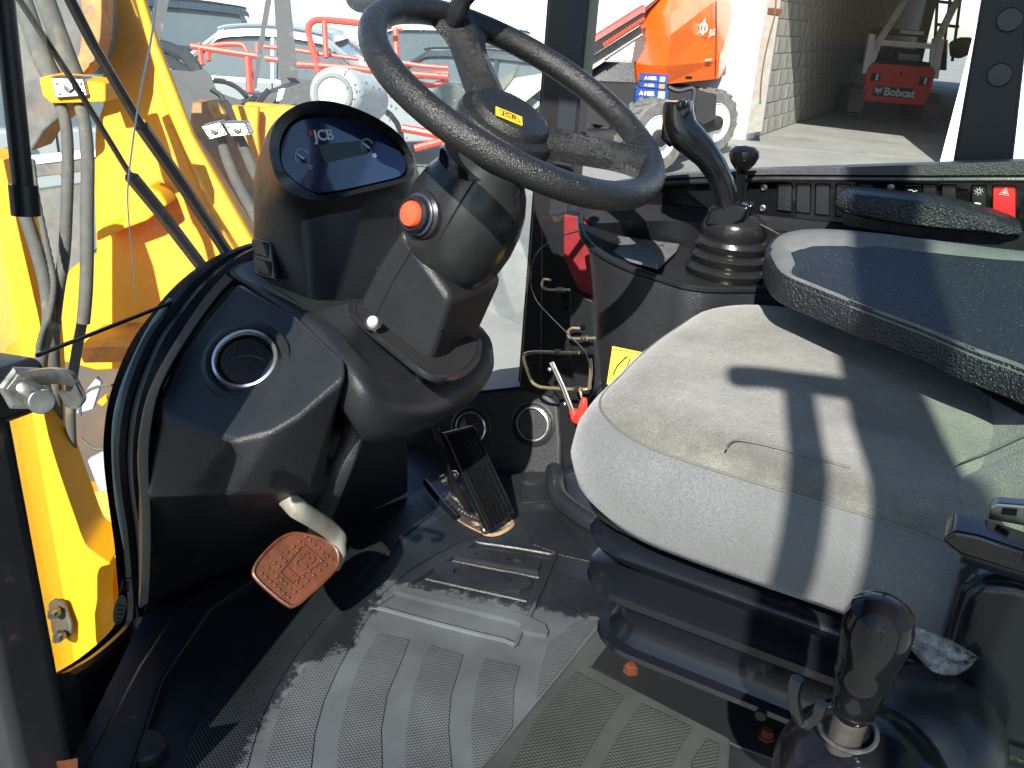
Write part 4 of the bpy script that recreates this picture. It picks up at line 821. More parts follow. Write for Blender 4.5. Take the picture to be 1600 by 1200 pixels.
link("plate", prism([aY(x, y, 1.39) for x, y in ((846, 340), (905, 330), (905, 400), (925, 470), (935, 560), (925, 700), (880, 740), (872, 620), (843, 585))], (0, .03, 0)), steel_b, lowp, bev=.004)
link("sloped_panel", prism([aY(x, y, 1.355) for x, y in ((890, 455), (925, 470), (930, 610), (905, 640), (890, 560))], (0, .03, 0)), steel_b, lowp, bev=.003)
redrefl = mat("dull_red_reflection", (.20, .014, .018), .55, var=.4, vscale=14)
tag(link("red_reflection", prism([aY(x, y, 1.378) for x, y in ((880, 335), (912, 340), (925, 380), (932, 430), (934, 492), (915, 478), (893, 430), (880, 400))], (0, .008, 0)), redrefl, bev=.003), "red reflection built as a dull panel on the pillar plate above the wire hooks", "panel")  # red reflection modelled as a coloured plate
brass = mat("yellow_zinc_wire", (.62, .52, .33), .3, .85)
def hook(px, y, lab):
    t = thing("wire_hook", lab, "hook", aY(*px[0], y), "small wire hooks on the pillar plate")
    link("wire", tube(smooth_path([aY(a, b, y) for a, b in px], 5), .0026, 8), brass, t)
    a, b = aY(*px[-2], y), aY(*px[-1], y); c = a.lerp(b, .3); d = (b - a).normalized()
    link("nut", cat(lathe(c, d, [(.0055, -.004), (.0055, 0)], 6), lathe(c + d * .002, d, [(.0055, 0), (.0055, .004)], 6)), steel, t, smooth=False)
hook([(861, 438), (850, 437), (847, 446), (855, 452), (868, 453), (890, 453)], 1.33, "small brassy wire hook, upper of the two on the pillar plate")
hook([(906, 513), (893, 513), (887, 520), (892, 528), (905, 529), (930, 528)], 1.33, "small brassy wire hook, lower one, beside two black screws")
bl = thing("wire_bracket", "bent brassy wire loop holding the red-handled lever", "wire loop", aY(870, 570, 1.32))
link("wire", tube(smooth_path([aY(x, y, 1.32) for x, y in ((905, 551), (880, 551), (840, 550), (821, 553), (819, 562), (829, 592), (838, 602), (855, 606), (915, 608), (921, 600), (923, 580), (922, 560))], 3), .0032, 8), brass, bl)
for x, y in ((872, 550), (902, 608)): link("nut", lathe(aY(x, y, 1.32), aY(x + 5, y, 1.32) - aY(x, y, 1.32), [(.006, -.005), (.006, .005)], 6), steel, bl, smooth=False)
hl = thing("hatch_lever", "thin steel lever with a red rubber handle behind the seat front", "lever", aY(890, 600, 1.30))
link("rod", tube([aY(862, 566, 1.33), aY(880, 605, 1.32), aY(897, 650, 1.31)], .006, 8, flat=.5), steel_b, hl)
link("edge", tube([aY(864, 566, 1.322), aY(882, 605, 1.312), aY(898, 648, 1.302)], .002, 6), steel, hl)
redr = mat("red_rubber", (.72, .045, .03), .35)
link("handle", tube(smooth_path([aY(895, 640, 1.30), aY(902, 655, 1.30), aY(910, 640, 1.295), aY(913, 622, 1.295)], 4), [.007, .008, .009, .010, .010, .010, .010, .009, .008, .008, .007, .006, .004][:13], 12), redr, hl)
link("hanger", tube([aY(905, 609, 1.31), aY(909, 622, 1.30)], .002, 6), brass, hl)
for x, y in ((859, 577), (883, 631)): link("screw", ball(aY(x, y, 1.318), .004), chrome, hl)
for x, y in ((882, 463), (884, 481), (911, 510), (893, 534)): link("screw_head", lathe(aY(x, y, 1.352), (0, -1, 0), [(.005, 0), (.0045, .003), (.002, .003), (.002, .001)], 12), plast_g, lowp)
tag(link("cable_loop", tube(smooth_path([aY(x, y, yy) for x, y, yy in ((930, 363, 1.30), (908, 361, 1.26), (880, 368, 1.2), (848, 385, 1.16), (832, 410, 1.15), (828, 440, 1.15), (838, 470, 1.16), (860, 495, 1.18), (890, 525, 1.22), (914, 550, 1.27), (922, 575, 1.30))], 5), .0011, 6), steel), "thin steel wire hanging in a wide curve past the pillar hooks", "wire")
yst = tag(link("warning_label", prism([aY(x, y, 1.160) for x, y in ((957, 541), (1005, 551), (1000, 620), (948, 600))], (0, .001, 0)), mat("yellow_label", (.85, .58, .08), .4), smooth=False), "yellow label with black outline on the console side, half hidden by the seat", "label")
link("label_print", cat(tube([aY(x, y, 1.159) for x, y in ((959, 545), (1000, 553), (994, 600), (951, 590))], .0005, 4, closed=True), tube([aY(x, y, 1.159) for x, y in ((958, 585), (965, 571), (976, 560), (980, 557))], .0012, 4), tube([aY(x, y, 1.159) for x, y in ((963, 590), (980, 572), (985, 560))], .0009, 4)), ink, yst)
# cab rear side pillar and window glass on the far side
rp = thing("rear_side_pillar", "wide black cab pillar with two round blanking plugs right of the side window", "pillar", (.0, 1.5, .7))
link("post", prism([aY(x, y, 1.50) for x, y in ((1543, -60), (1487, 262), (1582, 262), (1600, 100), (1616, -60))], (0, .05, 0)), mat("black_textured_trim", (.016, .018, .022), .55, grain=.5, gscale=500, var=.15), rp, bev=.006)
for x, y in ((1577, 31), (1562, 117)): link("plug", lathe(aY(x, y, 1.498), (0, -1, 0), [(.0165, -.002), (.0165, .002), (.0150, .0045), (0, .005)], 28), mat("grey_black_plug", (.030, .036, .042), .45), rp)
sw_ = thing("side_window", "clear side window of the cab above the switch console", "window", (-.3, 1.5, .9))
xa, xb = aY(926, 200, 1.47).x, aY(1515, 200, 1.5).x
link("pane", ([Vector((xa, 1.475, .52)), Vector((xb + .05, 1.515, .60)), Vector((xb + .05, 1.515, 1.5)), Vector((xa, 1.475, 1.5))], [(0, 1, 2, 3)]), glass2, sw_, smooth=False)
# left door post with striker pin
dp = thing("door_post", "black door post with steel striker pin and hook at the left edge of the cab", "door post", (-.65, .35, .3))
link("post", prism([aY(x, y, .40) for x, y in ((18, 650), (121, 1206), (150, 1360), (-70, 1400), (-90, 640))], (0, -.06, 0)), mat("satin_black_steel", (.008, .008, .009), .42, rvar=.08, vscale=10), dp, bev=.006)
link("striker_block", prism([aY(x, y, .385) for x, y in ((-220, 560), (-10, 545), (64, 556), (76, 580), (74, 625), (64, 640), (-10, 656), (-220, 680))], (0, -.05, 0)), steel_b, dp, bev=.008)
pa, pb = aY(38, 606, .335), aD(66, 628, .575)
link("striker_washer", lathe(pa, pb - pa, [(.017, -.002), (.017, .003), (.014, .004), (.0125, .004), (.0125, .009)], 6), steel, dp, smooth=False)
link("striker_pin", cyl(pa, pb, .0088, 24), steel, dp, bev=.0015)
hk = smooth_path([aY(x, y, yy) for x, y, yy in ((20, 592, .332), (45, 584, .328), (80, 580, .322), (108, 586, .318), (119, 603, .316), (108, 618, .315), (92, 615, .316))], 4)
wd_ = Vector((0, -.3, 1)).normalized() * .011
link("striker_hook", loft([[p + wd_ * .2 for p in hk], [p - wd_ for p in hk], [p - wd_ + Vector((0, .003, 0)) for p in hk], [p + wd_ * .2 + Vector((0, .003, 0)) for p in hk], [p + wd_ * .2 for p in hk]], closed=False, caps=False), steel, dp)
link("rust_patch", prism([aY(x, y, .339) for x, y in ((28, 1215), (45, 1186), (62, 1168), (74, 1190), (100, 1188), (122, 1184), (124, 1260), (20, 1260))], (0, -.0008, 0)), rust, dp, smooth=False)
gs = thing("gas_strut", "thick black gas strut hanging down outside the glass at the left edge", "gas strut", aG(30, 325))
s0, s1, s2 = [aG(x, y) + Vector((.03, -.02, 0)) for x, y in ((0, -60), (37, 290), (40, 325))]
link("cylinder", tube([s0, s1], .0105, 16), sealp, gs)
link("end_cap", tube([s1 + (s1 - s0).normalized() * -.008, s2], .0145, 16), plast_s, gs)
# the gear lever in the near right corner
gl_ = thing("park_brake_lever", "black lever with bulbous shiny knob and round base in the lower right corner", "lever", (.03, .6, .1))
def gd(x, y, t): return aD(x, y, t)
g0, g1 = gd(1330, 1118, .56), gd(1396, 900, .50)
gax = (g1 - g0).normalized(); gl_len = (g1 - g0).length
link("knob", lathe(g0, gax, [(.010, .0), (.0135, .006), (.0146, .020), (.0162, .033), (.0180, .040), (.0170, .044), (.0188, .056), (.0206, .070), (.0205, .082), (.0180, .092), (.0110, .098), (0, .100)], 32), mat("hammered_glossy_black", (.006, .006, .007), .10, spec=.3, grain=.3, gscale=60, coat=.0), gl_)
link("shaft", cyl(g0 - gax * .04, g0 + gax * .005, .011), mat("clear_grease_metal", (.12, .11, .10), .25, .6), gl_)
link("collar", tube([g0 - gax * .012 + (gax.orthogonal().normalized() * math.cos(t) + gax.cross(gax.orthogonal().normalized()) * math.sin(t)) * .0185 for t in np.linspace(0, 6.283, 25)[:-1]], .0016, 8, closed=True), steel, gl_)
link("base", ball(gd(1345, 1222, .60), .060, .060, .052), mat("smooth_glossy_boot", (.006, .006, .008), .18, spec=.3, rvar=.05), gl_)
link("release_lever", tube(smooth_path([gd(1246, 1060, .56), gd(1240, 1090, .565), gd(1252, 1130, .57), gd(1275, 1120, .565), gd(1285, 1100, .56)], 4), .0042, 8), plast_g, gl_)
link("boot_shroud", ball(gd(1450, 1150, .66), .055, .055, .05), plast_s, gl_)
# plastic bag
bm_ = bpy.data.materials.new("crumpled_clear_film"); bm_.use_nodes = True; b = bm_.node_tree.nodes["Principled BSDF"]; b.inputs["Base Color"].default_value = (.8, .82, .82, 1); b.inputs["Roughness"].default_value = .12; b.inputs["Alpha"].default_value = .26
V = []; Fb = []; nx, ny_ = 22, 12
for i in range(nx + 1):
    for j in range(ny_ + 1):
        u, v = i / nx, j / ny_; x = 1418 + 115 * u + 6 * noise.noise(Vector((u * 4, v * 4, 0))); wv = 60 * math.sin(math.pi * min(1, u * 1.0 + .08)) ** .6; y = 985 + 45 * u + wv * (v - .2)
        V.append(aD(x, y, .645 + .014 * noise.noise(Vector((u * 7, v * 6, 3))) + .007 * noise.noise(Vector((u * 17, v * 16, 3)))))
for i in range(nx):
    for j in range(ny_): Fb.append((i * (ny_ + 1) + j, i * (ny_ + 1) + j + 1, (i + 1) * (ny_ + 1) + j + 1, (i + 1) * (ny_ + 1) + j))
tag(link("plastic_bag", (V, Fb), bm_, ang=80), "scrap of crumpled clear plastic film caught beside the seat base", "plastic film")
# unseen cab roof and post, plus blockers added to shade the seat and dash
cb = thing("door_frame", "black painted frame and roof of the cab around the open doorway", "door frame", (.2, .3, 1))
od = thing("seat_shade_bars", "unseen black bars and tinted pane added behind the doorway to shade the seat", "door", (.3, -.45, 1))  # added blockers, shaped to cast the bar shadows and green patch on the seat
link("shade_post", box((.173 + .137, -.45, 1.15), (.085, .05, 2.3)), steel_b, od, bev=.01)
link("shade_rail", tube([(.213, -.45, 1.216), (.213, -.45, 1.4), (.213, -.45, 1.60)], .0175, 12), steel_b, od)
link("roof_post", box((.62, .33, .8), (.10, .06, 1.6)), steel_b, cb, bev=.01)
link("shade_finger", tube(smooth_path([(.31, -.45, 1.626), (.182, -.45, 1.591), (.149, -.45, 1.576), (.135, -.45, 1.571)], 3), [.021] * 8 + [.018, .008], 14), steel_b, od)
link("roof", box((-.15, .93, 1.60), (1.7, 1.2, .08)), steel_b, cb, bev=.02)
link("dash_shade_panel", box((-.80, .33, .88), (.36, .05, 1.8)), steel_b, cb, bev=.01)  # unseen panel added to shade the left of the dash
link("pane", ([Vector((.354, -.45, .1)), Vector((1.1, -.45, .1)), Vector((1.1, -.45, 2.2)), Vector((.354, -.45, 2.2))], [(0, 1, 2, 3)]), glass3, od, smooth=False)
link("shade_pane_frame", tube([(1.11, -.45, .08), (1.11, -.45, 2.22), (.35, -.45, 2.22)], .02, 8), steel_b, od)
# ================================================================== OUTSIDE
G = -1.05
def gz(px, py): return aZ(px, py, G)
struct(link("yard_ground", ([(-400, -200, G), (400, -200, G), (400, 600, G), (-400, 600, G)], [(0, 1, 2, 3)]), conc, smooth=False))
for k in range(1):
    a, b = gz(1160, 226), gz(1470, 246); 
    struct(link("yard_joint", tube([gz(1163, 227) + Vector((0, 0, -.01)), gz(1340, 241) + Vector((0, 0, -.01)), gz(1480, 250) + Vector((0, 0, -.01))], .016, 5, flat=.8), mat("pale_mortar", (.28, .275, .25), .9)))
# ---- garage building
FY = 16.1; xl, xr = -3.80, -.62
whb = thing("white_building", "white rendered building with a grille and a faded red sign, behind the red lift", "building", (-9, FY + 1, G))
struct_h = 5.2
xe = aY(612, 60, FY).x
link("wall", box(((xl + xe) / 2, FY + .2, G + 1.9), (xl - xe, .4, 3.8)), white, whb)
link("grille", prism([aY(x, y, FY - .03) for x, y in ((790, 40), (824, 41), (824, 61), (789, 57))], (0, .02, 0)), mat("blue_grey_grille", (.30, .38, .42), .6), whb, smooth=False)
for k in range(4): link("grille_bar", prism([aY(x, y, FY - .05) for x, y in ((792 + k * 8, 42), (796 + k * 8, 42), (796 + k * 8, 58), (792 + k * 8, 57))], (0, .015, 0)), white, whb, smooth=False)
link("sign_shape", prism([aY(x, y, FY - .02) for x, y in ((882, 18), (868, 40), (856, 66), (884, 52), (887, 20))], (0, .01, 0)), mat("faded_red_sign", (.75, .20, .13), .6), whb, smooth=False)
gar = thing("garage", "dim open-ended garage with block walls and a sunlit right door jamb", "garage", (-2, 25, G))
blk = mat("grey_concrete_block", (.40, .39, .36), .9, grain=1, gscale=30, var=.16, vscale=2.5, dirt=(.2, .19, .17), dscale=1.2, damt=.5)
mort = mat("dark_mortar", (.27, .265, .25), .9)
link("left_wall", box((xl - .17, FY + 14.0, G + 2.2), (.3, 28, 4.4)), mort, gar, smooth=False)
bw, bh, n_ = .62, .29, 0
me0 = None
for r in range(13):
    for c_ in range(23):
        y0 = FY + .02 + c_ * bw + (bw / 2 if r % 2 else 0); jit = random.uniform(-.004, .006)
        if me0 is None:
            o = link("block", box((0, 0, 0), (.05, bw - .014, bh - .014)), blk, None, smooth=False); o.parent = gar; me0 = o.data; 
        else:
            o = bpy.data.objects.new("block", me0); COL.objects.link(o); o.parent = gar
        o.location = Vector((xl - .025 + jit, y0 + bw / 2, G + .01 + r * bh + bh / 2)) - Vector(gar.location)
link("block_courses", cat(*[box((xl - .025, FY + .02 + 23 * bw + .31 + c_ * bw + bw / 2, G + .01 + r * bh + bh / 2), (.05, bw - .014, bh - .014)) for r in range(13) for c_ in range(20)]), blk, gar, smooth=False)
gar.children[-1]['kind'] = 'stuff'
link("roof", box(((xl + 3.2) / 2 - .2, FY + 14.2, G + 4.0), (3.2 - xl, 28, .25)), mort, gar, smooth=False)
link("header", box((-1.9, FY + .18, G + 3.72), (6.6, .36, .9)), white, gar, smooth=False)
link("right_wall", box((xr + .2, FY + 3.0, G + 1.9), (.4, 6.0, 3.8)), white, gar, smooth=False)
link("far_wall", box((aY(1452, 50, FY + 28).x - 3, FY + 28, G + 2.1), (6.0, .3, 4.2)), dark, gar, smooth=False)
link("far_right_wall", box((3.3, FY + 14, G + 2), (.3, 28, 4.2)), mort, gar, smooth=False)
link("front_wall", box((xr + 1.75, FY + .2, G + 1.9), (2.7, .4, 3.8)), white, gar, smooth=False)
# door leaf / guide rail beside the opening
gd_ = thing("garage_door_leaf", "narrow grey weathered door leaf with rusty hanging cable at the garage's left jamb", "door", aY(1185, 210, FY - .2))
link("leaf", prism([aY(x, y, FY - .2) for x, y in ((1201, -20), (1223, -20), (1190, 205), (1166, 209))], (0, .05, 0)), mat("weathered_grey_board", (.27, .275, .25), .8, var=.2, vscale=8, dirt=(.3, .2, .12), dscale=5), gd_)
link("cable", tube(smooth_path([aY(x, y, FY - .23) for x, y in ((1213, -5), (1211, 22), (1204, 50), (1196, 84), (1190, 122), (1188, 160))], 4), .014, 6), mat("brown_cable", (.12, .07, .05), .7), gd_)
link("rust_band", prism([aY(x, y, FY - .225) for x, y in ((1200, 12), (1222, 14), (1220, 24), (1199, 21))], (0, .02, 0)), rust, gd_, smooth=False)
tag(link("conduit", tube([Vector((xl + .03, FY + 3.2, G + 4)), Vector((xl + .03, FY + 3.2, G + 1.05))], .022, 8), mort), "thin conduit running down the garage's left block wall", "pipe")
# ---- skid steer loader
def skid():
    O = gz(1391, 185); ry = (gz(1450, 190) - gz(1332, 180)).normalized(); bk2 = Vector((-ry.y, ry.x, 0))
    def q(x, d, z): return O + ry * x + bk2 * d + Vector((0, 0, z))
    t = thing("skid_steer_loader", "compact tracked skid steer loader with red tailgate and white lift arms inside the garage", "loader", O)
    def pr2(pts, d0, d1, m, nm, par=t, **k): return link(nm, prism([q(x, d0, z) for x, z in pts], bk2 * (d1 - d0)), m, par, **k)
    wh = mat("loader_white_paint", (.84, .85, .86), .5, dirt=(.35, .33, .30), dscale=3, damt=.3)
    for s in (-1, 1):
        prof_ = [(-.1, .12), (.15, 0), (1.9, 0), (2.15, .2), (2.1, .45), (1.7, .66), (.2, .66), (-.08, .42)]
        link("track", prism([q(s * .90 - .19, d, z) for d, z in prof_], ry * .38), tyre, t, bev=.05)
        for k in range(10): link("track_lug", box(q(s * .90, -.085 + .0, .10 + k * .04), (.02, .02, .02)) if 0 else prism([q(s * .90 - .19, -.12 + .01 * k, .02 + .065 * k), q(s * .90 + .19, -.12 + .01 * k, .02 + .065 * k), q(s * .90 + .19, -.12 + .01 * k, .055 + .065 * k), q(s * .90 - .19, -.12 + .01 * k, .055 + .065 * k)], bk2 * .05), tyre, t, smooth=False)
        link("lift_arm", loft([[q(x + a, d + b, z) for a, b in ((-.08, -.06), (.08, -.06), (.08, .06), (-.08, .06))] for x, d, z in ((s * .74, .1, 1.15), (s * .66 + .02, .22, 1.72), (s * .60 + .45, .8, 2.6), (s * .60 + 1.0, 1.6, 3.5))]), wh, t, smooth=False)
        link("arm_foot", prism([q(s * .80 - .09, .0, z) for z in ()] or [q(s * .80 + a, .02, z) for a, z in ((-.10, 1.0), (.10, 1.0), (.02, 1.9), (-.12, 1.9))], bk2 * .18), wh, t)
    pr2([(-.72, .42), (.72, .42), (.78, 1.16), (-.78, 1.16)], .04, 2.0, wh, "chassis")
    tail = pr2([(-.73, .36), (.73, .36), (.79, .50), (.79, 1.14), (.72, 1.26), (-.72, 1.26), (-.79, 1.14), (-.79, .50)], -.02, .08, redp, "tailgate", bev=.03)
    for s in (-1, 1):
        l = pr2([(s * .57 - .11, .84), (s * .57 + .11, .84), (s * .57 + .11, 1.03), (s * .57 - .11, 1.03)], -.035, 0, dark, "tail_light", tail, smooth=False)
        pr2([(s * .57 + .00, .86), (s * .57 + .06, .86), (s * .57 + .06, 1.01), (s * .57, 1.01)], -.045, -.03, white, "lens", l if 0 else tail, smooth=False)
    pr2([(-.57, .50), (.36, .50), (.36, .74), (-.57, .74)], -.032, -.015, mat("dark_name_plate", (.03, .03, .045), .5), "name_plate", tail, smooth=False)
    text("lettering", "Bobcat", white, tail, lambda x, y, z: q(.06 + x, -.040 - z, .615 + y), .26, ext=.003, bold=.03)
    link("emblem", cat(*[prism([q(-.44 + a * .13, -.036, .625 + b * .13) for a, b in pts], bk2 * -.006) for pts in (((-.9, .8), (-.2, .35), (.2, .35), (.9, .8), (.55, .0), (.8, -.3), (.2, -.2), (0, -.7), (-.2, -.2), (-.8, -.3), (-.55, 0)),)]), white, tail, smooth=False)
    pr2([(-.2, .08), (.2, .08)][:0] or [(-.03, 1.04), (.03, 1.04), (.03, 1.10), (-.03, 1.10)], -.03, -.01, dark, "latch", tail, smooth=False)
    pr2([(-.70, 1.20), (.70, 1.20), (.62, 1.36), (-.62, 1.36)], .06, 1.6, dark, "engine_cover")
    pr2([(-.66, 1.66), (.66, 1.66), (.66, 1.78), (-.66, 1.78)], .20, .32, wh, "cross_bar")
    pr2([(-.58, 1.30), (.58, 1.30), (.58, 1.62), (-.58, 1.62)], .9, 1.0, plast_s, "rear_grille")
    pr2([(.0, 1.36), (.50, 1.36), (.50, 1.50), (.0, 1.50)], .6, .7, mat("silver_muffler", (.4, .41, .4), .4, .6), "muffler")
    pr2([(-.55, 1.9), (.55, 1.9), (.50, 2.06), (-.50, 2.06)], 1.0, 1.9, dark, "cab_roof_ledge")
    pr2([(.0, 1.96), (.55, 1.96), (.55, 2.04), (0, 2.04)], .92, 1.0, wh, "ledge_label")
skid()
# mast of a forklift behind it, against the bright far end
fk = thing("forklift", "dark forklift mast silhouetted against the bright far end of the garage", "forklift", gz(1500, 140))
def fq(x, y, t=31): return aD(x, y, t)
for x0, x1 in ((1466, 1459), (1487, 1472), (1503, 1488)): link("mast_rail", tube([fq(x0, -20), fq(x1, 95)], .075, 4), dark, fk, smooth=False)
for y in (2, 38): link("mast_crossbar", tube([fq(1463, y), fq(1498, y + 4)], .07, 4), dark, fk, smooth=False)
link("body", prism([fq(x, y) for x, y in ((1456, 60), (1480, 62), (1478, 110), (1450, 108))], (0, .5, 0)), mat("dull_red_body", (.20, .03, .03), .5), fk)
wl = thing("parked_machine", "dark machine with rounded cab beside the forklift at the far end of the garage", "machine", gz(1510, 120))
link("body", prism([fq(x, y, 34) for x, y in ((1482, 66), (1500, 58), (1518, 58), (1520, 86), (1484, 90))], (0, .8, 0)), dark, wl, bev=.1)
link("wheel", lathe(fq(1500, 76, 33.6), (0, -1, 0), [(.36, -.1), (.36, .1), (.2, .1), (.2, .05), (0, .05)], 20), tyre, wl)

# ---- orange boom lift
def lift():
    t = thing("boom_lift", "orange telescopic boom lift with faceted engine hood and big dusty wheels", "lift", gz(1090, 250))
    lo = [(987, 100, 13.4), (990, 130, 13.3), (1040, 131.5, 12.6), (1122, 123, 13.9), (1137, 95, 14.4), (1141, 60, 14.5)]
    # faceted hood: rows of pixels with their depth
    rows = [
        [(991, 131, 13.4), (1040, 131.5, 12.6), (1122, 123, 13.9), (1128, 118, 14.1)],
        [(986, 100, 13.4), (1043, 103, 12.4), (1124, 95, 13.8), (1137, 96, 14.5)],
        [(993, 60, 13.4), (1048, 54, 12.4), (1120, 28, 13.8), (1144, 27, 14.5)],
        [(1005, 19, 13.4), (1047, 23, 12.6), (1119, 0, 13.8), (1143, 5, 14.5)],
        [(1006, -8, 13.7), (1050, -20, 13.1), (1115, -34, 14.0), (1140, -30, 14.6)]]
    V = [aD(*p) for r in rows for p in r]; nb = len(V); back = fwd * 0 + Vector((-.3, 1, 0)) * 1.6
    Vb = [v + back + Vector((0, 0, 0)) for v in V]
    Fq = []
    for i in range(4):
        for j in range(3): Fq.append((i * 4 + j, i * 4 + j + 1, i * 4 + 5 + j, i * 4 + 4 + j))
        Fq.append((i * 4, i * 4 + 4, nb + i * 4 + 4, nb + i * 4)); Fq.append((i * 4 + 3, nb + i * 4 + 3, nb + i * 4 + 7, i * 4 + 7))
    for j in range(3): Fq.append((16 + j, 17 + j, nb + 17 + j, nb + 16 + j)); Fq.append((j, nb + j, nb + j + 1, j + 1))
    hood_ = link("hood", (V + Vb, Fq), orange, t, smooth=False)
    def hq(x, y, d=.03):
        tt = 12.5 + (x - 1044) / 76 * 1.35 if x < 1122 else 13.85 + (x - 1122) / 18 * .65; return aD(x, y, tt - d - .12)
    link("hood_gap", tube([hq(1119, 2), hq(1119, 60), hq(1118, 118)], .012, 4), dark, hood_)
    def hplace(cx, cy, sl): 
        o = hq(cx, cy, .10); u = (hq(cx + 10, cy - 1.5, .10) - o).normalized(); v = Vector((0, 0, 1)); b_ = basis(o, u, v); return lambda x, y, z: b_(x, y, abs(z) * -1 if 0 else z)
    text("lettering", "JLG", white, hood_, hplace(1113, 51, 0), .13, bold=.03)
    text("lettering", "600S", white, hood_, hplace(1129, 87, 0), .17, bold=.03)
    link("small_mark", tube([hq(1103, 94, .10), hq(1111, 93, .10)], .014, 5), white, hood_)
    oo = hq(1099, 44, .10); link("logo_ring", cat(tube([oo + Vector((math.cos(a) * .055, 0, math.sin(a) * .07)) for a in np.linspace(0, 6.283, 17)[:-1]], .014, 5, closed=True), tube([oo + Vector((0, 0, -.10)), oo + Vector((0, 0, .13))], .012, 5)), white, hood_)
    link("hood_vent", prism([hq(1071, 119, .12), hq(1080, 119, .12), hq(1080, 124, .12), hq(1071, 124, .12)], (0, .05, 0)), plast_s, hood_, smooth=False)
    # chassis between the wheels
    link("chassis", prism([aD(x, y, 12.6) for x, y in ((900, 128), (1000, 132), (1060, 140), (1120, 150), (1118, 185), (1060, 215), (905, 190))], (-.4, 1.3, 0)), dark, t)
    link("turntable", prism([aD(x, y, 13.0) for x, y in ((905, 95), (990, 98), (994, 134), (905, 130))], (-.3, 1.0, 0)), plast_s, t)
    link("counterweight_skirt", prism([aD(x, y, 14.2) for x, y in ((1040, 132), (1135, 118), (1130, 150), (1045, 165))], (-.3, 1.0, 0)), mat("plain_grey_steel", (.30, .30, .30), .6), t, smooth=False)  # plain mid-grey skirt below the hood
    def wheel(px, py, td, r, wdt):
        o = aD(px, py, td); a = Vector((.86, -.5, 0)).normalized()
        wv = link("wheel", lathe(o, a, [(r * .62, -wdt), (r * .92, -wdt), (r, -wdt * .82), (r, -wdt * .18), (r * .93, 0), (r * .64, .0), (r * .60, -.03)], 40), tyre, t)
        link("rim", lathe(o, a, [(r * .63, -.02), (r * .60, .0), (r * .56, -.07), (r * .30, -.10), (r * .28, -.02), (0, -.02)], 32), white, wv)
        link("hub_cap", lathe(o, a, [(r * .24, -.03), (r * .22, .05), (r * .1, .07), (0, .07)], 18), rubber, wv)
        _, u, v = frame(a)
        lug = []
        for k in range(18):
            t0 = 2 * math.pi * k / 18
            for s in (0, 1):
                ring = [(r * 1.0, -wdt * (.10 if s else .90), t0), (r * 1.0, -wdt * .52, t0 + .20), (r * 1.0, -wdt * .52, t0 + .33), (r * 1.0, -wdt * (.10 if s else .90), t0 + .14)]
                p1 = [o + a * h + u * (rr2 * .985 * math.cos(tt + s * .17)) + v * (rr2 * .985 * math.sin(tt + s * .17)) for rr2, h, tt in ring]
                p2 = [o + a * h + u * (rr2 * 1.045 * math.cos(tt + s * .17)) + v * (rr2 * 1.045 * math.sin(tt + s * .17)) for rr2, h, tt in ring]
                lug.append(hexa(p1, p2))
        link("tread_lugs", cat(*lug), tyre, wv, smooth=False)
    wheel(1119, 192, 13.2, .47, .36); wheel(1030, 216, 11.2, .47, .36); wheel(935, 190, 15.5, .47, .36)
    link("axle", tube([aD(1030, 216, 11.4), aD(1119, 192, 13.5)], .12, 8), dark, t)
    link("hydraulic_hose", tube(smooth_path([aD(x, y, 12.2) for x, y in ((1044, 136), (1060, 142), (1082, 138), (1084, 152), (1078, 166))], 5), .035, 8), rubber, t)
    # telescopic boom leaning down to the left
    bt = mat("cream_boom_paint", (.52, .50, .42), .5, var=.05)
    def bm2(pts, t0, t1, m, nm, dz=.3): return link(nm, prism([aD(x, y, t0 if x < 800 else t1) for x, y in pts], (-.1, dz, 0)), m, t, smooth=False)
    bm2([(640, 232), (760, 142), (830, 88), (1040, -50), (1060, -30), (1000, 25), (900, 92), (800, 165), (690, 262)], 12.3, 13.1, bt, "boom", .35)
    bm2([(660, 262), (800, 170), (905, 100), (1000, 40), (1005, 56), (905, 122), (800, 196), (680, 285)], 12.0, 12.8, mat("boom_inner_grey", (.30, .31, .27), .6, var=.3, vscale=6), "boom_inner", .3)
    bm2([(900, 76), (1008, 8), (1008, 20), (900, 92)], 12.0, 12.7, mat("dark_red_rail", (.35, .04, .03), .5), "rail", .1)
    ch = []
    for k in range(16): c0 = aD(945 + k * 4.0, 69 - k * 2.6, 12.45); ch.append(box(c0, (.035, .03, .05)))
    link("energy_chain", cat(*ch), redp, t, smooth=False)
    bm2([(905, 84), (1008, 20), (1008, 34), (905, 100)], 12.15, 12.6, dark, "chain_tray", .1)
lift()
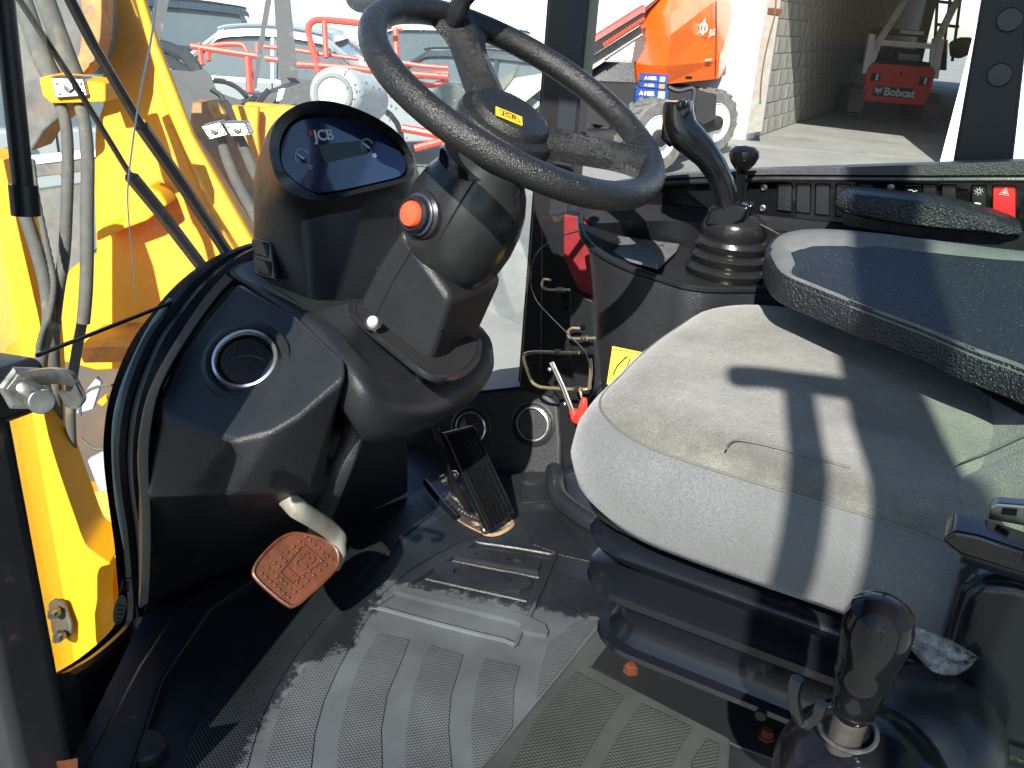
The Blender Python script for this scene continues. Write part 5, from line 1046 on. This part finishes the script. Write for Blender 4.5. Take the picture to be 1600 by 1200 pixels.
# blue battery boxes, two stacks of two
bb_ = mat("blue_printed_card", (.015, .055, .24), .45, var=.06); orl = mat("orange_sticker", (.85, .25, .05), .5)
def bbox(px0, py0, px1, py1, label, accent):
    td = 11.6; a = aD(px0, py1, td); b = aD(px1, py1, td); c = aD(px0, py0, td)
    t = thing("battery_box", label, "box", a, "blue boxes stacked beside the lift wheel")
    ux_ = (b - a); ux_.z = 0; W_ = ux_.length; ux_.normalize(); H_ = c.z - a.z; dp_ = Vector((-ux_.y, ux_.x, 0))
    b_ = lambda x, y, z=0: a + ux_ * x + Vector((0, 0, y)) - dp_ * z
    link("carton", prism([b_(0, 0), b_(W_, 0), b_(W_, H_), b_(0, H_)], dp_ * .26), bb_, t, bev=.006)
    link("lid_edge", prism([b_(-.004, H_ * .90, .004), b_(W_ + .004, H_ * .90, .004), b_(W_ + .004, H_, .004), b_(-.004, H_, .004)], dp_ * .268 + Vector((0, 0, .003))), bb_, t, smooth=False)
    text("print", "A MER", white, t, lambda x, y, z: b_(W_ * .34 + x, H_ * .48 + y, .003 + z), H_ * .62, bold=.04)
    link("print_accent", prism([b_(W_ * .20, H_ * .30, .004), b_(W_ * .28, H_ * .30, .004), b_(W_ * .24, H_ * .7, .004)], dp_ * .001), redp, t, smooth=False)
    link("sticker", prism([b_(W_ * .70, H_ * .08, .003), b_(W_ * .90, H_ * .08, .003), b_(W_ * .90, H_ * .8, .003), b_(W_ * .70, H_ * .8, .003)], dp_ * .001), accent, t, smooth=False)
bbox(992, 152, 1042, 167, "blue printed carton at the very bottom of the stack beside the lift wheel", white)
bbox(993, 137, 1043, 151.6, "blue printed carton, second from the bottom, with a white sticker on its right", white)
bbox(1000, 127, 1042, 136.6, "blue printed carton, second from the top, with an orange sticker on its right", orl)
bbox(1002, 115, 1043, 126.6, "blue printed carton on top of the stack, with pale tape on its corner", mat("pale_tape", (.5, .55, .6), .5))
tag(link("pallet_stand", prism([aD(x, y, 11.6) for x, y in ((988, 167.5), (1046, 167.5), (1046, 250), (988, 250))], (-.1, .3, 0)), dark), "dark stand under the stacked blue cartons beside the lift wheel", "stand")

# ---- parked vehicles seen through the windscreen (side view, each built of parts)
def car(label, loc, rz, paint, roof_h, length, name="parked_car", estate=False):
    t = thing(name, label, "car", loc, "cars parked across the yard", rz)
    L_ = length; W2 = .88; H = roof_h; belt = H * .62
    def sect(x, y, z): return Vector((x, y, z))
    prof_ = [(-L_ / 2, .35), (-L_ / 2, belt * .85), (-L_ / 2 + .1, belt * .95), (-L_ * .22, belt), (L_ * .28, belt + .02), (L_ / 2 - .08, belt * .98 if estate else belt * 1.0), (L_ / 2, belt * .8), (L_ / 2, .35), (L_ * .38, .3), (-L_ * .38, .3)]
    link("body", loft([[sect(x, -W2 * k, z) for x, z in prof_] for k in (-.93, -1, 0, 1, .93)][:1] + [[sect(x, s, z) for x, z in prof_] for s in (W2, -W2)][:2]), paint, t, bev=.05, bseg=3)
    g0, g1, r0_, r1_ = -L_ * .24, (L_ / 2 - .10 if estate else L_ * .36), -L_ * .08, (L_ / 2 - .35 if estate else L_ * .18)
    cab_ = [(g0, belt - .02), (r0_, H - .05), ((r0_ + r1_) / 2, H), (r1_, H - .05), (g1, belt - .02)]
    gl4 = mat("sky_pale_car_glass", (.11, .14, .145), .08, spec=.8)  # pale sky reflection is put into the glass colour
    link("glasshouse", loft([[sect(x, s * (W2 - .10 - .12 * (z > belt)), z) for x, z in cab_] for s in (-1, 1)]), gl4, t)
    rfp = smooth_path([Vector((x, 0, z)) for x, z in [(r0_ - .16, H - .16)] + cab_[1:4] + [(r1_ + .14, H - .14)]], 4)
    link("roof", loft([[sect(p.x, s * w_, p.z + dz) for p in rfp] for s, w_, dz in ((-1, W2 - .13, -.07), (-1, W2 - .16, .0), (-1, W2 - .30, .045), (1, W2 - .30, .045), (1, W2 - .16, .0), (1, W2 - .13, -.07))], closed=False, caps=False), paint, t)
    for s in (-1, 1): link("roof_rail", tube([sect(p.x, s * (W2 - .18), p.z + .045) for p in rfp[3:-3]], .018, 6), paint if not estate else dark, t)
    link("side_mirror_glass", box((g0 + .27, -W2 - .10, belt + .09), (.02, .12, .10)), gl4, t)
    for s in (-1, 1): link("headlight", ball((-L_ / 2 + .12, s * (W2 - .22), belt * .78), .14, .16, .09, 12, 8), chrome, t)
    link("wheel_arch", tube([sect(-L_ * .32 + .40 * math.cos(a), -W2 - .005, .33 + .40 * math.sin(a)) for a in np.linspace(0, math.pi, 12)], .035, 6), dark, t)
    link("wheel_arch", tube([sect(L_ * .31 + .40 * math.cos(a), -W2 - .005, .33 + .40 * math.sin(a)) for a in np.linspace(0, math.pi, 12)], .035, 6), dark, t)
    for s in (-1, 1):
        for (xa_, za), (xb_, zb) in ((cab_[0], cab_[1]), (cab_[4], cab_[3]), (((r0_ + r1_) / 2, belt), ((r0_ + r1_) / 2, H - .02))):
            link("pillar", tube([sect(xa_, s * (W2 - .08), za), sect(xb_, s * (W2 - .20), zb)], .04, 6), paint, t)
        link("window_trim", tube([sect(g0, s * (W2 - .07), belt + .01), sect(g1, s * (W2 - .07), belt + .01)], .018, 6), chrome, t)
        link("window_trim", tube([sect(x, s * (W2 - .2), z + .0) for x, z in cab_], .018, 6), chrome, t)
        for x in (-L_ * .32, L_ * .31):
            o = Vector((x, s * (W2 - .12), .33)); wv = link("wheel", lathe(o, (0, s, 0), [(.2, -.1), (.33, -.1), (.33, .1), (.22, .12), (.2, .08)], 24), tyre, t); link("rim", lathe(o, (0, s, 0), [(.21, .08), (.19, .09), (.05, .06), (0, .08)], 16), steel, wv)
        link("mirror", ball((g0 + .25, s * (W2 + .06), belt + .08), .10, .07, .07, 10, 6), paint, t)
        link("door_line", tube([sect((r0_ + r1_) / 2 + .0, s * (W2 + .003), .4), sect((r0_ + r1_) / 2 + .0, s * (W2 + .003), belt)], .008, 4), dark, t)
        link("door_handle", box(((r0_ + r1_) / 2 - .25, s * (W2 + .02), belt - .12), (.18, .03, .03)), chrome, t)
    return t
silver = mat("pale_silver_car_paint", (.50, .53, .55), .28, .4, coat=.5)
darkp = mat("dark_green_grey_car_paint", (.05, .07, .075), .25, .3, coat=.6)
whp = mat("white_van_paint", (.72, .74, .74), .3, coat=.4)
def at_ground(px, t): p = aD(px, 100, t); return (p.x, p.y, G)
view = lambda px: math.atan2(ray(px, 100).y, ray(px, 100).x)
car("dark estate car with chrome window trim, farthest left through the windscreen", at_ground(150, 13.5), view(150) - R(90) + R(3), darkp, 1.63, 4.9, estate=True)
car("pale silver hatchback in front of the dark estate, partly behind the red railing", at_ground(420, 10.8), view(420) - R(90) + R(-12), silver, 1.48, 4.3)
car("pale silver-grey car nearest the glass, behind the hydraulic hoses on the left", at_ground(0, 6.6), view(0) - R(90) + R(4), silver, 1.4, 4.4)
car("white square-backed van-like car right of the black canopy posts", at_ground(640, 15.0), view(600) - R(90) + R(4), whp, 1.55, 4.4, estate=True)
car("dark car half hidden behind the upper spoke of the steering wheel", at_ground(730, 13.8), view(735) - R(90) + R(-20), darkp, 1.25, 4.3, estate=True)
# ---- red work platform basket
def redrail():
    t = thing("platform_basket", "bright red tubular railing of a work platform beyond the windscreen", "platform", aD(520, 230, 9.0))
    def tb(pts, td, r=.032, nm="rail"):
        P = [aD(x, y, d) for (x, y), d in zip(pts, td if hasattr(td, '__len__') else [td] * len(pts))]
        link(nm, tube(smooth_path(P, 3) if len(P) > 2 else P, r, 8), redp, t)
    tb([(299, 72), (350, 80), (404, 88)], 7.2, .026); tb([(312, 68), (313, 85), (316, 102)], 7.2, .022, "post"); tb([(326, 95), (326, 80), (335, 71), (372, 69), (384, 76), (391, 100), (394, 145)], 7.5, .022)
    tb([(387, 90), (390, 145)], 7.2, .028, "post"); tb([(402, 68), (402, 92)], 7.6, .022, "post"); tb([(402, 72), (437, 75)], 7.6, .018); tb([(415, 91), (438, 94)], 7.6, .025)
    tb([(495, 98), (484, 60), (482, 44), (488, 34), (505, 31), (560, 36), (612, 41)], 8.2, .030); tb([(507, 33), (508, 60), (510, 90)], 8.2, .026, "post"); tb([(462, 78), (505, 85), (560, 92)], 8.3, .020)
    tb([(463, 101), (520, 104), (600, 112), (700, 120)], 8.2, .030); tb([(494, 98), (500, 122)], 8.2, .035, "post"); tb([(618, 45), (620, 90)], 8.4, .030, "post"); tb([(616, 44), (630, 46)], 8.4, .02)
    tb([(629, 98), (660, 103), (700, 106)], 8.4, .022); tb([(640, 118), (700, 114)], 8.4, .026); tb([(650, 128), (675, 134), (700, 124)], 8.4, .024)
    tb([(628, 200), (660, 206), (700, 214)], 6.5, .030); tb([(648, 232), (700, 218)], 6.5, .028)
    link("kick_plate", prism([aD(x, y, 8.3) for x, y in ((640, 117), (700, 113), (700, 120), (645, 124))], (0, .03, 0)), redp, t, smooth=False)
redrail()
# ---- black open machine with canopy posts, steering wheel and hoses
def opm():
    t = thing("open_dumper", "black framed open machine with canopy posts and thin steering wheel beyond the windscreen", "dumper", aD(380, 200, 5.2))
    bk3 = mat("dusty_black_frame", (.03, .032, .036), .6, dirt=(.13, .125, .12), dscale=16, damt=.2)
    def pg(pts, td, m, nm, dd=.08, bev=0): return link(nm, prism([aD(x, y, td) for x, y in pts], ray(pts[0][0], pts[0][1]).normalized() * dd), m, t, bev=bev, smooth=bool(bev))
    pg([(427, -20), (452, -20), (466, 122), (440, 140), (434, 100)], 5.2, bk3, "canopy_post"); pg([(418, -20), (428, -20), (412, 70), (401, 138), (395, 140), (404, 66)], 5.3, bk3, "canopy_post")
    pg([(246, -20), (268, -20), (256, 40), (250, 70), (232, 72), (238, 40)], 5.4, bk3, "canopy_post"); pg([(200, -20), (218, -20), (224, 30), (218, 48)], 5.3, bk3, "canopy_post")
    cw = aD(262, 132, 5.0); link("wheel_rim", tube(smooth_path([aD(x, y, d) for x, y, d in ((236, 72, 5.1), (262, 74, 5.0), (290, 88, 4.9), (308, 110, 4.8), (312, 128, 4.8), (296, 118, 4.85), (270, 98, 5.0), (245, 84, 5.1))], 4, True), .035, 8, closed=True), bk3, t)
    pg([(242, 104), (262, 108), (300, 112), (318, 108), (330, 118), (340, 145), (385, 160), (470, 130), (462, 122), (500, 128), (505, 150), (480, 175), (440, 170), (380, 190), (330, 215), (300, 190), (275, 150)], 4.6, bk3, "engine_frame", .4)
    pg([(225, 95), (250, 105), (300, 150), (320, 180), (330, 230), (312, 235), (290, 210), (270, 175), (245, 150)], 4.3, bk3, "fender", .25)
    for pts in (((334, 126), (352, 128), (372, 138), (386, 152)), ((330, 140), (345, 150), (350, 165)), ((400, 150), (390, 160), (378, 165)), ((420, 140), (405, 160), (398, 172))): link("hose", tube(smooth_path([aD(x, y, 4.5) for x, y in pts], 4), .014, 6), rubber, t)
    pg([(326, 112), (340, 113), (340, 117), (326, 116)], 4.5, steel_b, "bracket")
    pg([(436, 140), (445, 138), (440, 155), (432, 158)], 4.45, steel, "small_plate", .02)
opm()
# ---- rounded white engine cover
def cover():
    t = thing("engine_cover", "speckled white rounded engine cover just above the instrument pod", "engine cover", aD(540, 150, 4.2))
    c0 = aD(524, 148, 4.1); c1 = aD(600, 160, 5.0); ax = (c1 - c0).normalized()
    link("shell", lathe(c0, ax, [(.05, -.02), (.10, -.03), (.125, .0), (.130, .06), (.132, .5), (.12, .56), (.05, .6)], 36), mat("speckled_white_paint", (.66, .68, .66), .4, dirt=(.1, .1, .1), dscale=60, damt=-.25), t)
    link("lamp_ring", tube([c0 - ax * .035 + (ax.orthogonal().normalized() * math.cos(a) + ax.cross(ax.orthogonal().normalized()) * math.sin(a)) * .085 for a in np.linspace(0, 6.283, 25)[:-1]], .012, 8, closed=True), mat("greenish_grey_ring", (.25, .28, .25), .5), t)
    link("lamp", ball(c0 - ax * .03, .075, .075, .03, ax=ax), white, t)
cover()
tag(link("dark_tyre_block", ball(aD(566, -2, 9), .20, .12, .14, 14, 8), rubber), "dark tyre-like shape peeping above the steering wheel rim", "tyre")

# ================================================================== FRONT OF THE MACHINE: LOADER TOWER, HOSES
lt = thing("loader_arm", "bright yellow loader tower with curved side plates in front of the windscreen", "loader arm", (-1.6, 1.0, -.5))
def plate(pts, y, th, m, nm, par=lt, bev=.004): return link(nm, prism([aY(a, b, y) for a, b in pts], (0, th, 0)), m, par, bev=bev)
def dplate(pts, td, th, m, nm, par=lt, bev=.004, k=None):
    P = [aD(a, b, td if k is None else td + k * (b - 100) / 400) for a, b in pts]; d = Vector((-.55, .83, 0)) * th
    return link(nm, prism(P, d), m, par, bev=bev)
# main plate, lit
dplate([(152, -40), (188, -40), (205, 0), (240, 90), (262, 165), (292, 245), (330, 330), (420, 480), (470, 560), (150, 580), (60, 556), (52, 520), (78, 470), (110, 420), (150, 400), (146, 300), (148, 200), (160, 165), (158, 60)], 2.1, .08, yel, "side_plate", bev=.008)
dplate([(200, -40), (212, -40), (246, 70), (300, 210), (380, 350), (450, 470), (430, 480), (330, 320), (290, 240), (255, 160)], 1.98, .03, yel, "edge_flange", bev=.006)
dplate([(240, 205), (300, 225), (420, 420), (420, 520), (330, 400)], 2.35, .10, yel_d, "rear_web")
dplate([(232, 290), (250, 300), (262, 320), (230, 345), (190, 360), (150, 378), (150, 362), (190, 345)], 2.02, .08, yel, "gusset", bev=.006)
# front left curved arm
arm_px = [(-60, 240), (5, 250), (22, 330), (38, 400), (52, 460), (62, 505), (66, 545), (70, 600), (69, 650), (84, 710), (102, 765), (118, 810), (132, 848), (146, 862), (166, 876), (172, 882), (158, 886), (152, 900), (152, 935), (148, 960), (150, 1000), (160, 1040), (170, 1100), (60, 1200), (-60, 1200)]
dplate(smooth_path([Vector((a, b, 0)) for a, b in arm_px[1:20]], 2) and [(v.x, v.y) for v in smooth_path([Vector((a, b, 0)) for a, b in arm_px[1:20]], 2)] + arm_px[20:] + arm_px[:1], 1.62, .10, yel, "curved_arm", bev=.006)
dplate([(150, 905), (168, 895), (205, 840), (260, 800), (260, 1000), (205, 1000), (150, 1010)], 1.80, .06, yel, "lower_step")
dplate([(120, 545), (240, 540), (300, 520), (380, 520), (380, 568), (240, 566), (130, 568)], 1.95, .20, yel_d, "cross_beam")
dplate([(60, 560), (300, 560), (300, 900), (100, 900)], 2.5, .2, mat("reflection_brown", (.07, .035, .014), .6, var=.3, vscale=6, dirt=(.035, .03, .03), dscale=9, damt=.4), "brown_reflection")  # brown plate stands in for brownish reflections in the windscreen
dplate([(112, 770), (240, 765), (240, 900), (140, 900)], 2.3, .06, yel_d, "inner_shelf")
dplate([(118, 648), (145, 640), (158, 600), (150, 590), (130, 615)], 2.3, .02, mat("pale_blue_part", (.32, .36, .42), .5), "small_cover")
dplate([(136, 720), (165, 705), (185, 712), (200, 760), (155, 770)], 2.2, .02, mat("pale_blue_part", (.32, .36, .42), .5), "small_cover")
link("thin_cable", tube(smooth_path([aD(x, y, 2.1) for x, y in ((125, 650), (128, 620), (150, 605), (185, 602), (200, 610))], 4), .004, 6), hoseg, lt); link("thin_cable", tube(smooth_path([aD(x, y, 2.1) for x, y in ((126, 684), (145, 700), (170, 702), (200, 698))], 4), .004, 6), hoseg, lt)
dplate([(150, 630), (165, 618), (168, 628), (160, 636)], 2.2, .02, yel, "lug")
pt = dplate([(74, 945), (84, 938), (100, 942), (112, 975), (112, 995), (95, 1002), (80, 990)], 1.60, .01, castd, "recess_plate")
for x, y in ((87, 955), (95, 992)): link("bolt", cat(lathe(aD(x, y, 1.59), (.5, -.8, .2), [(.011, 0), (.011, .010), (.006, .010), (.006, .022), (0, .022)], 6)), steel, pt, smooth=False)
# dirty casting and big hoses at upper left
cs = thing("boom_casting", "dirty grey boom casting with rusty edge behind the hoses, upper left", "casting", aD(100, 60, 1.9))
dplate([(20, -40), (155, -40), (158, 60), (146, 100), (120, 118), (95, 125), (100, 180), (70, 205), (48, 240), (38, 225), (28, 140), (34, 118), (26, 90), (12, 60)], 1.95, .12, castd, "casting", cs, .01)
dplate([(118, -40), (158, -40), (159, 20), (157, 60), (148, 95), (128, 118), (108, 120), (124, 80), (130, 30)], 1.90, .08, mat("rusty_orange_casting", (.42, .20, .06), .7, grain=1, gscale=150, var=.4, vscale=20, dirt=(.18, .13, .10), dscale=25, damt=.5), "rusty_edge", cs)
hg = [((24, -30, 1.66), (45, 30, 1.66), (66, 90, 1.67), (84, 125, 1.68)), ((60, -30, 1.66), (85, 40, 1.66), (104, 90, 1.67), (118, 125, 1.68))]
def hose(pts, r, lab, m=hoseg, ribbed=False):
    P = smooth_path([aD(*p) for p in pts], 8 if ribbed else 5)
    o = link("hydraulic_hose", tube(P, [r * (1 if i % 2 else .82) for i in range(len(P))] if ribbed else r, 12), m); tag(o, lab, "hose"); return o
hose(hg[0], .019, "thick grey hose above the clamp, left one of the upper two"); hose(hg[1], .019, "thick grey hose above the clamp, right one of the upper two")
hose(((88, 150, 1.62), (102, 190, 1.60), (106, 250, 1.58), (104, 330, 1.56), (100, 400, 1.55), (92, 450, 1.55), (86, 500, 1.56), (84, 545, 1.6), (88, 620, 1.66), (94, 720, 1.72)), .0105, "grey hose hanging below the metal clamp, left of the hanging pair")
hose(((122, 150, 1.62), (133, 200, 1.60), (137, 260, 1.58), (136, 330, 1.56), (136, 400, 1.55), (134, 460, 1.55), (130, 505, 1.56)), .0118, "grey hose hanging below the metal clamp, right of the hanging pair")
hose(((128, 505, 1.62), (118, 560, 1.64), (110, 620, 1.66), (112, 700, 1.7)), .0095, "hose passing below the pane joint, next to the striker hook")
hose(((34, 318, 1.50), (44, 350, 1.50), (60, 400, 1.51), (72, 450, 1.52), (76, 500, 1.53), (66, 550, 1.55), (58, 610, 1.58)), .0115, "grey hose curving from the strut end down to the pane joint")
hose(((50, 250, 1.54), (56, 300, 1.53), (70, 370, 1.50), (81, 420, 1.50), (84, 450, 1.5), (78, 490, 1.51), (66, 520, 1.52), (60, 545, 1.53)), .0060, "thin ribbed conduit winding beside the hoses near the left edge", ribbed=True)
def clamp(pts, td, lab, th=.05, ybit=None):
    t = thing("hose_clamp", lab, "clamp", aD(*pts[0], td), "zinc plated hose clamps")
    link("plate", prism([aD(x, y, td) for x, y in pts], Vector((-.55, .83, 0)) * th), steel, t, bev=.003)
    P = [Vector((x, y)) for x, y in pts]
    for u, v, r in ((.5, .5, .009), (.14, .25, .0035), (.14, .75, .0035), (.86, .25, .0035), (.86, .75, .0035)):
        p = P[0].lerp(P[1], u).lerp(P[3].lerp(P[2], u), v); o = aD(p.x, p.y, td - .002)
        link("bolt", lathe(o, (.45, -.85, .25), [(r, 0), (r, r * .5), (0, r * .7)], 6 if r > .005 else 10), steel if r > .005 else chrome, t, smooth=r < .005)
    if ybit: link("bracket", prism([aD(x, y, td + .01) for x, y in ybit], Vector((-.55, .83, 0)) * .09), yel, t, bev=.004)
clamp([(78, 120), (130, 122), (137, 150), (86, 154)], 1.58, "zinc hose clamp on a yellow bracket, at the upper left", ybit=[(60, 122), (74, 118), (165, 130), (165, 160), (80, 162), (66, 150)])
clamp([(313, 197), (344, 190), (357, 211), (327, 219)], 1.95, "zinc hose clamp above the right hoses, left one of the adjoining two")
clamp([(348, 192), (383, 192), (392, 212), (360, 214)], 1.95, "zinc hose clamp above the right hoses, right one of the adjoining two")
hose(((345, 212, 2.0), (352, 240, 1.98), (370, 285, 1.95), (400, 340, 1.9), (430, 400, 1.9)), .0125, "grey hose below the right clamps, left of the pair beside the pod")
hose(((372, 212, 2.02), (385, 240, 2.0), (398, 270, 1.97), (430, 330, 1.95)), .0125, "grey hose below the right clamps, right of the pair beside the pod")
hop = thing("yellow_hopper", "open yellow steel box section beyond the pod's left side", "box section", aD(400, 240, 2.5))
for pts, td, th in (([(361, 165), (404, 168), (402, 205), (408, 270), (398, 262)], 2.5, .03), ([(402, 170), (440, 164), (470, 168), (470, 300), (404, 275)], 2.55, .03), ([(384, 160), (460, 166), (470, 174), (440, 170), (402, 175), (380, 168)], 2.7, .03)): dplate(pts, td, th, yel, "panel", hop)
dplate([(300, 160), (345, 160), (362, 190), (400, 275), (420, 420), (330, 420), (290, 260)], 2.6, .1, mat("dirty_orange_web", (.30, .14, .035), .6, var=.3, vscale=8, dirt=(.16, .12, .09), dscale=12, damt=.5), "web", hop)
dplate([(322, 162), (338, 160), (352, 178), (350, 186), (335, 188)], 2.5, .03, yel_d, "hole_patch", hop)
# frame behind the hoses, silver bar
fr = thing("front_frame", "pale silver bar and brown-grey frame behind the hoses", "frame", aD(120, 260, 2.6))
dplate([(-10, 250), (150, 235), (150, 246), (-10, 266)], 3.0, .05, silver, "bar", fr); dplate([(-10, 266), (150, 247), (150, 266), (-10, 285)], 3.0, .05, castd, "beam", fr)
dplate([(40, 300), (150, 285), (160, 380), (100, 440), (30, 420)], 2.6, .05, castd, "floor_plate", fr)
link("scratch_glint", tube(smooth_path([aG(x, y) + Vector((-.004, -.002, 0)) for x, y in ((250, -5), (240, 70), (222, 160), (206, 280), (206, 340), (212, 400), (216, 470))], 4), list(np.linspace(.0016, .0006, 25)), 6), mat("white_glint", (.85, .82, .9), .3), ws)  # white line paints the bright reflection along a scratch
wh2 = thing("white_sky_wall", "long white wall added behind the parked cars in place of bright sky", "building", aD(300, 100, 34))
wa, wb_ = aD(-260, 60, 30), aD(600, 60, 40); wa.z = wb_.z = G
link("wall", prism([wa, wb_, wb_ + Vector((0, 0, 7)), wa + Vector((0, 0, 7))], (-.3, .9, 0)), white, wh2, smooth=False)  # added white wall, stands in for the blown-out sky behind the cars
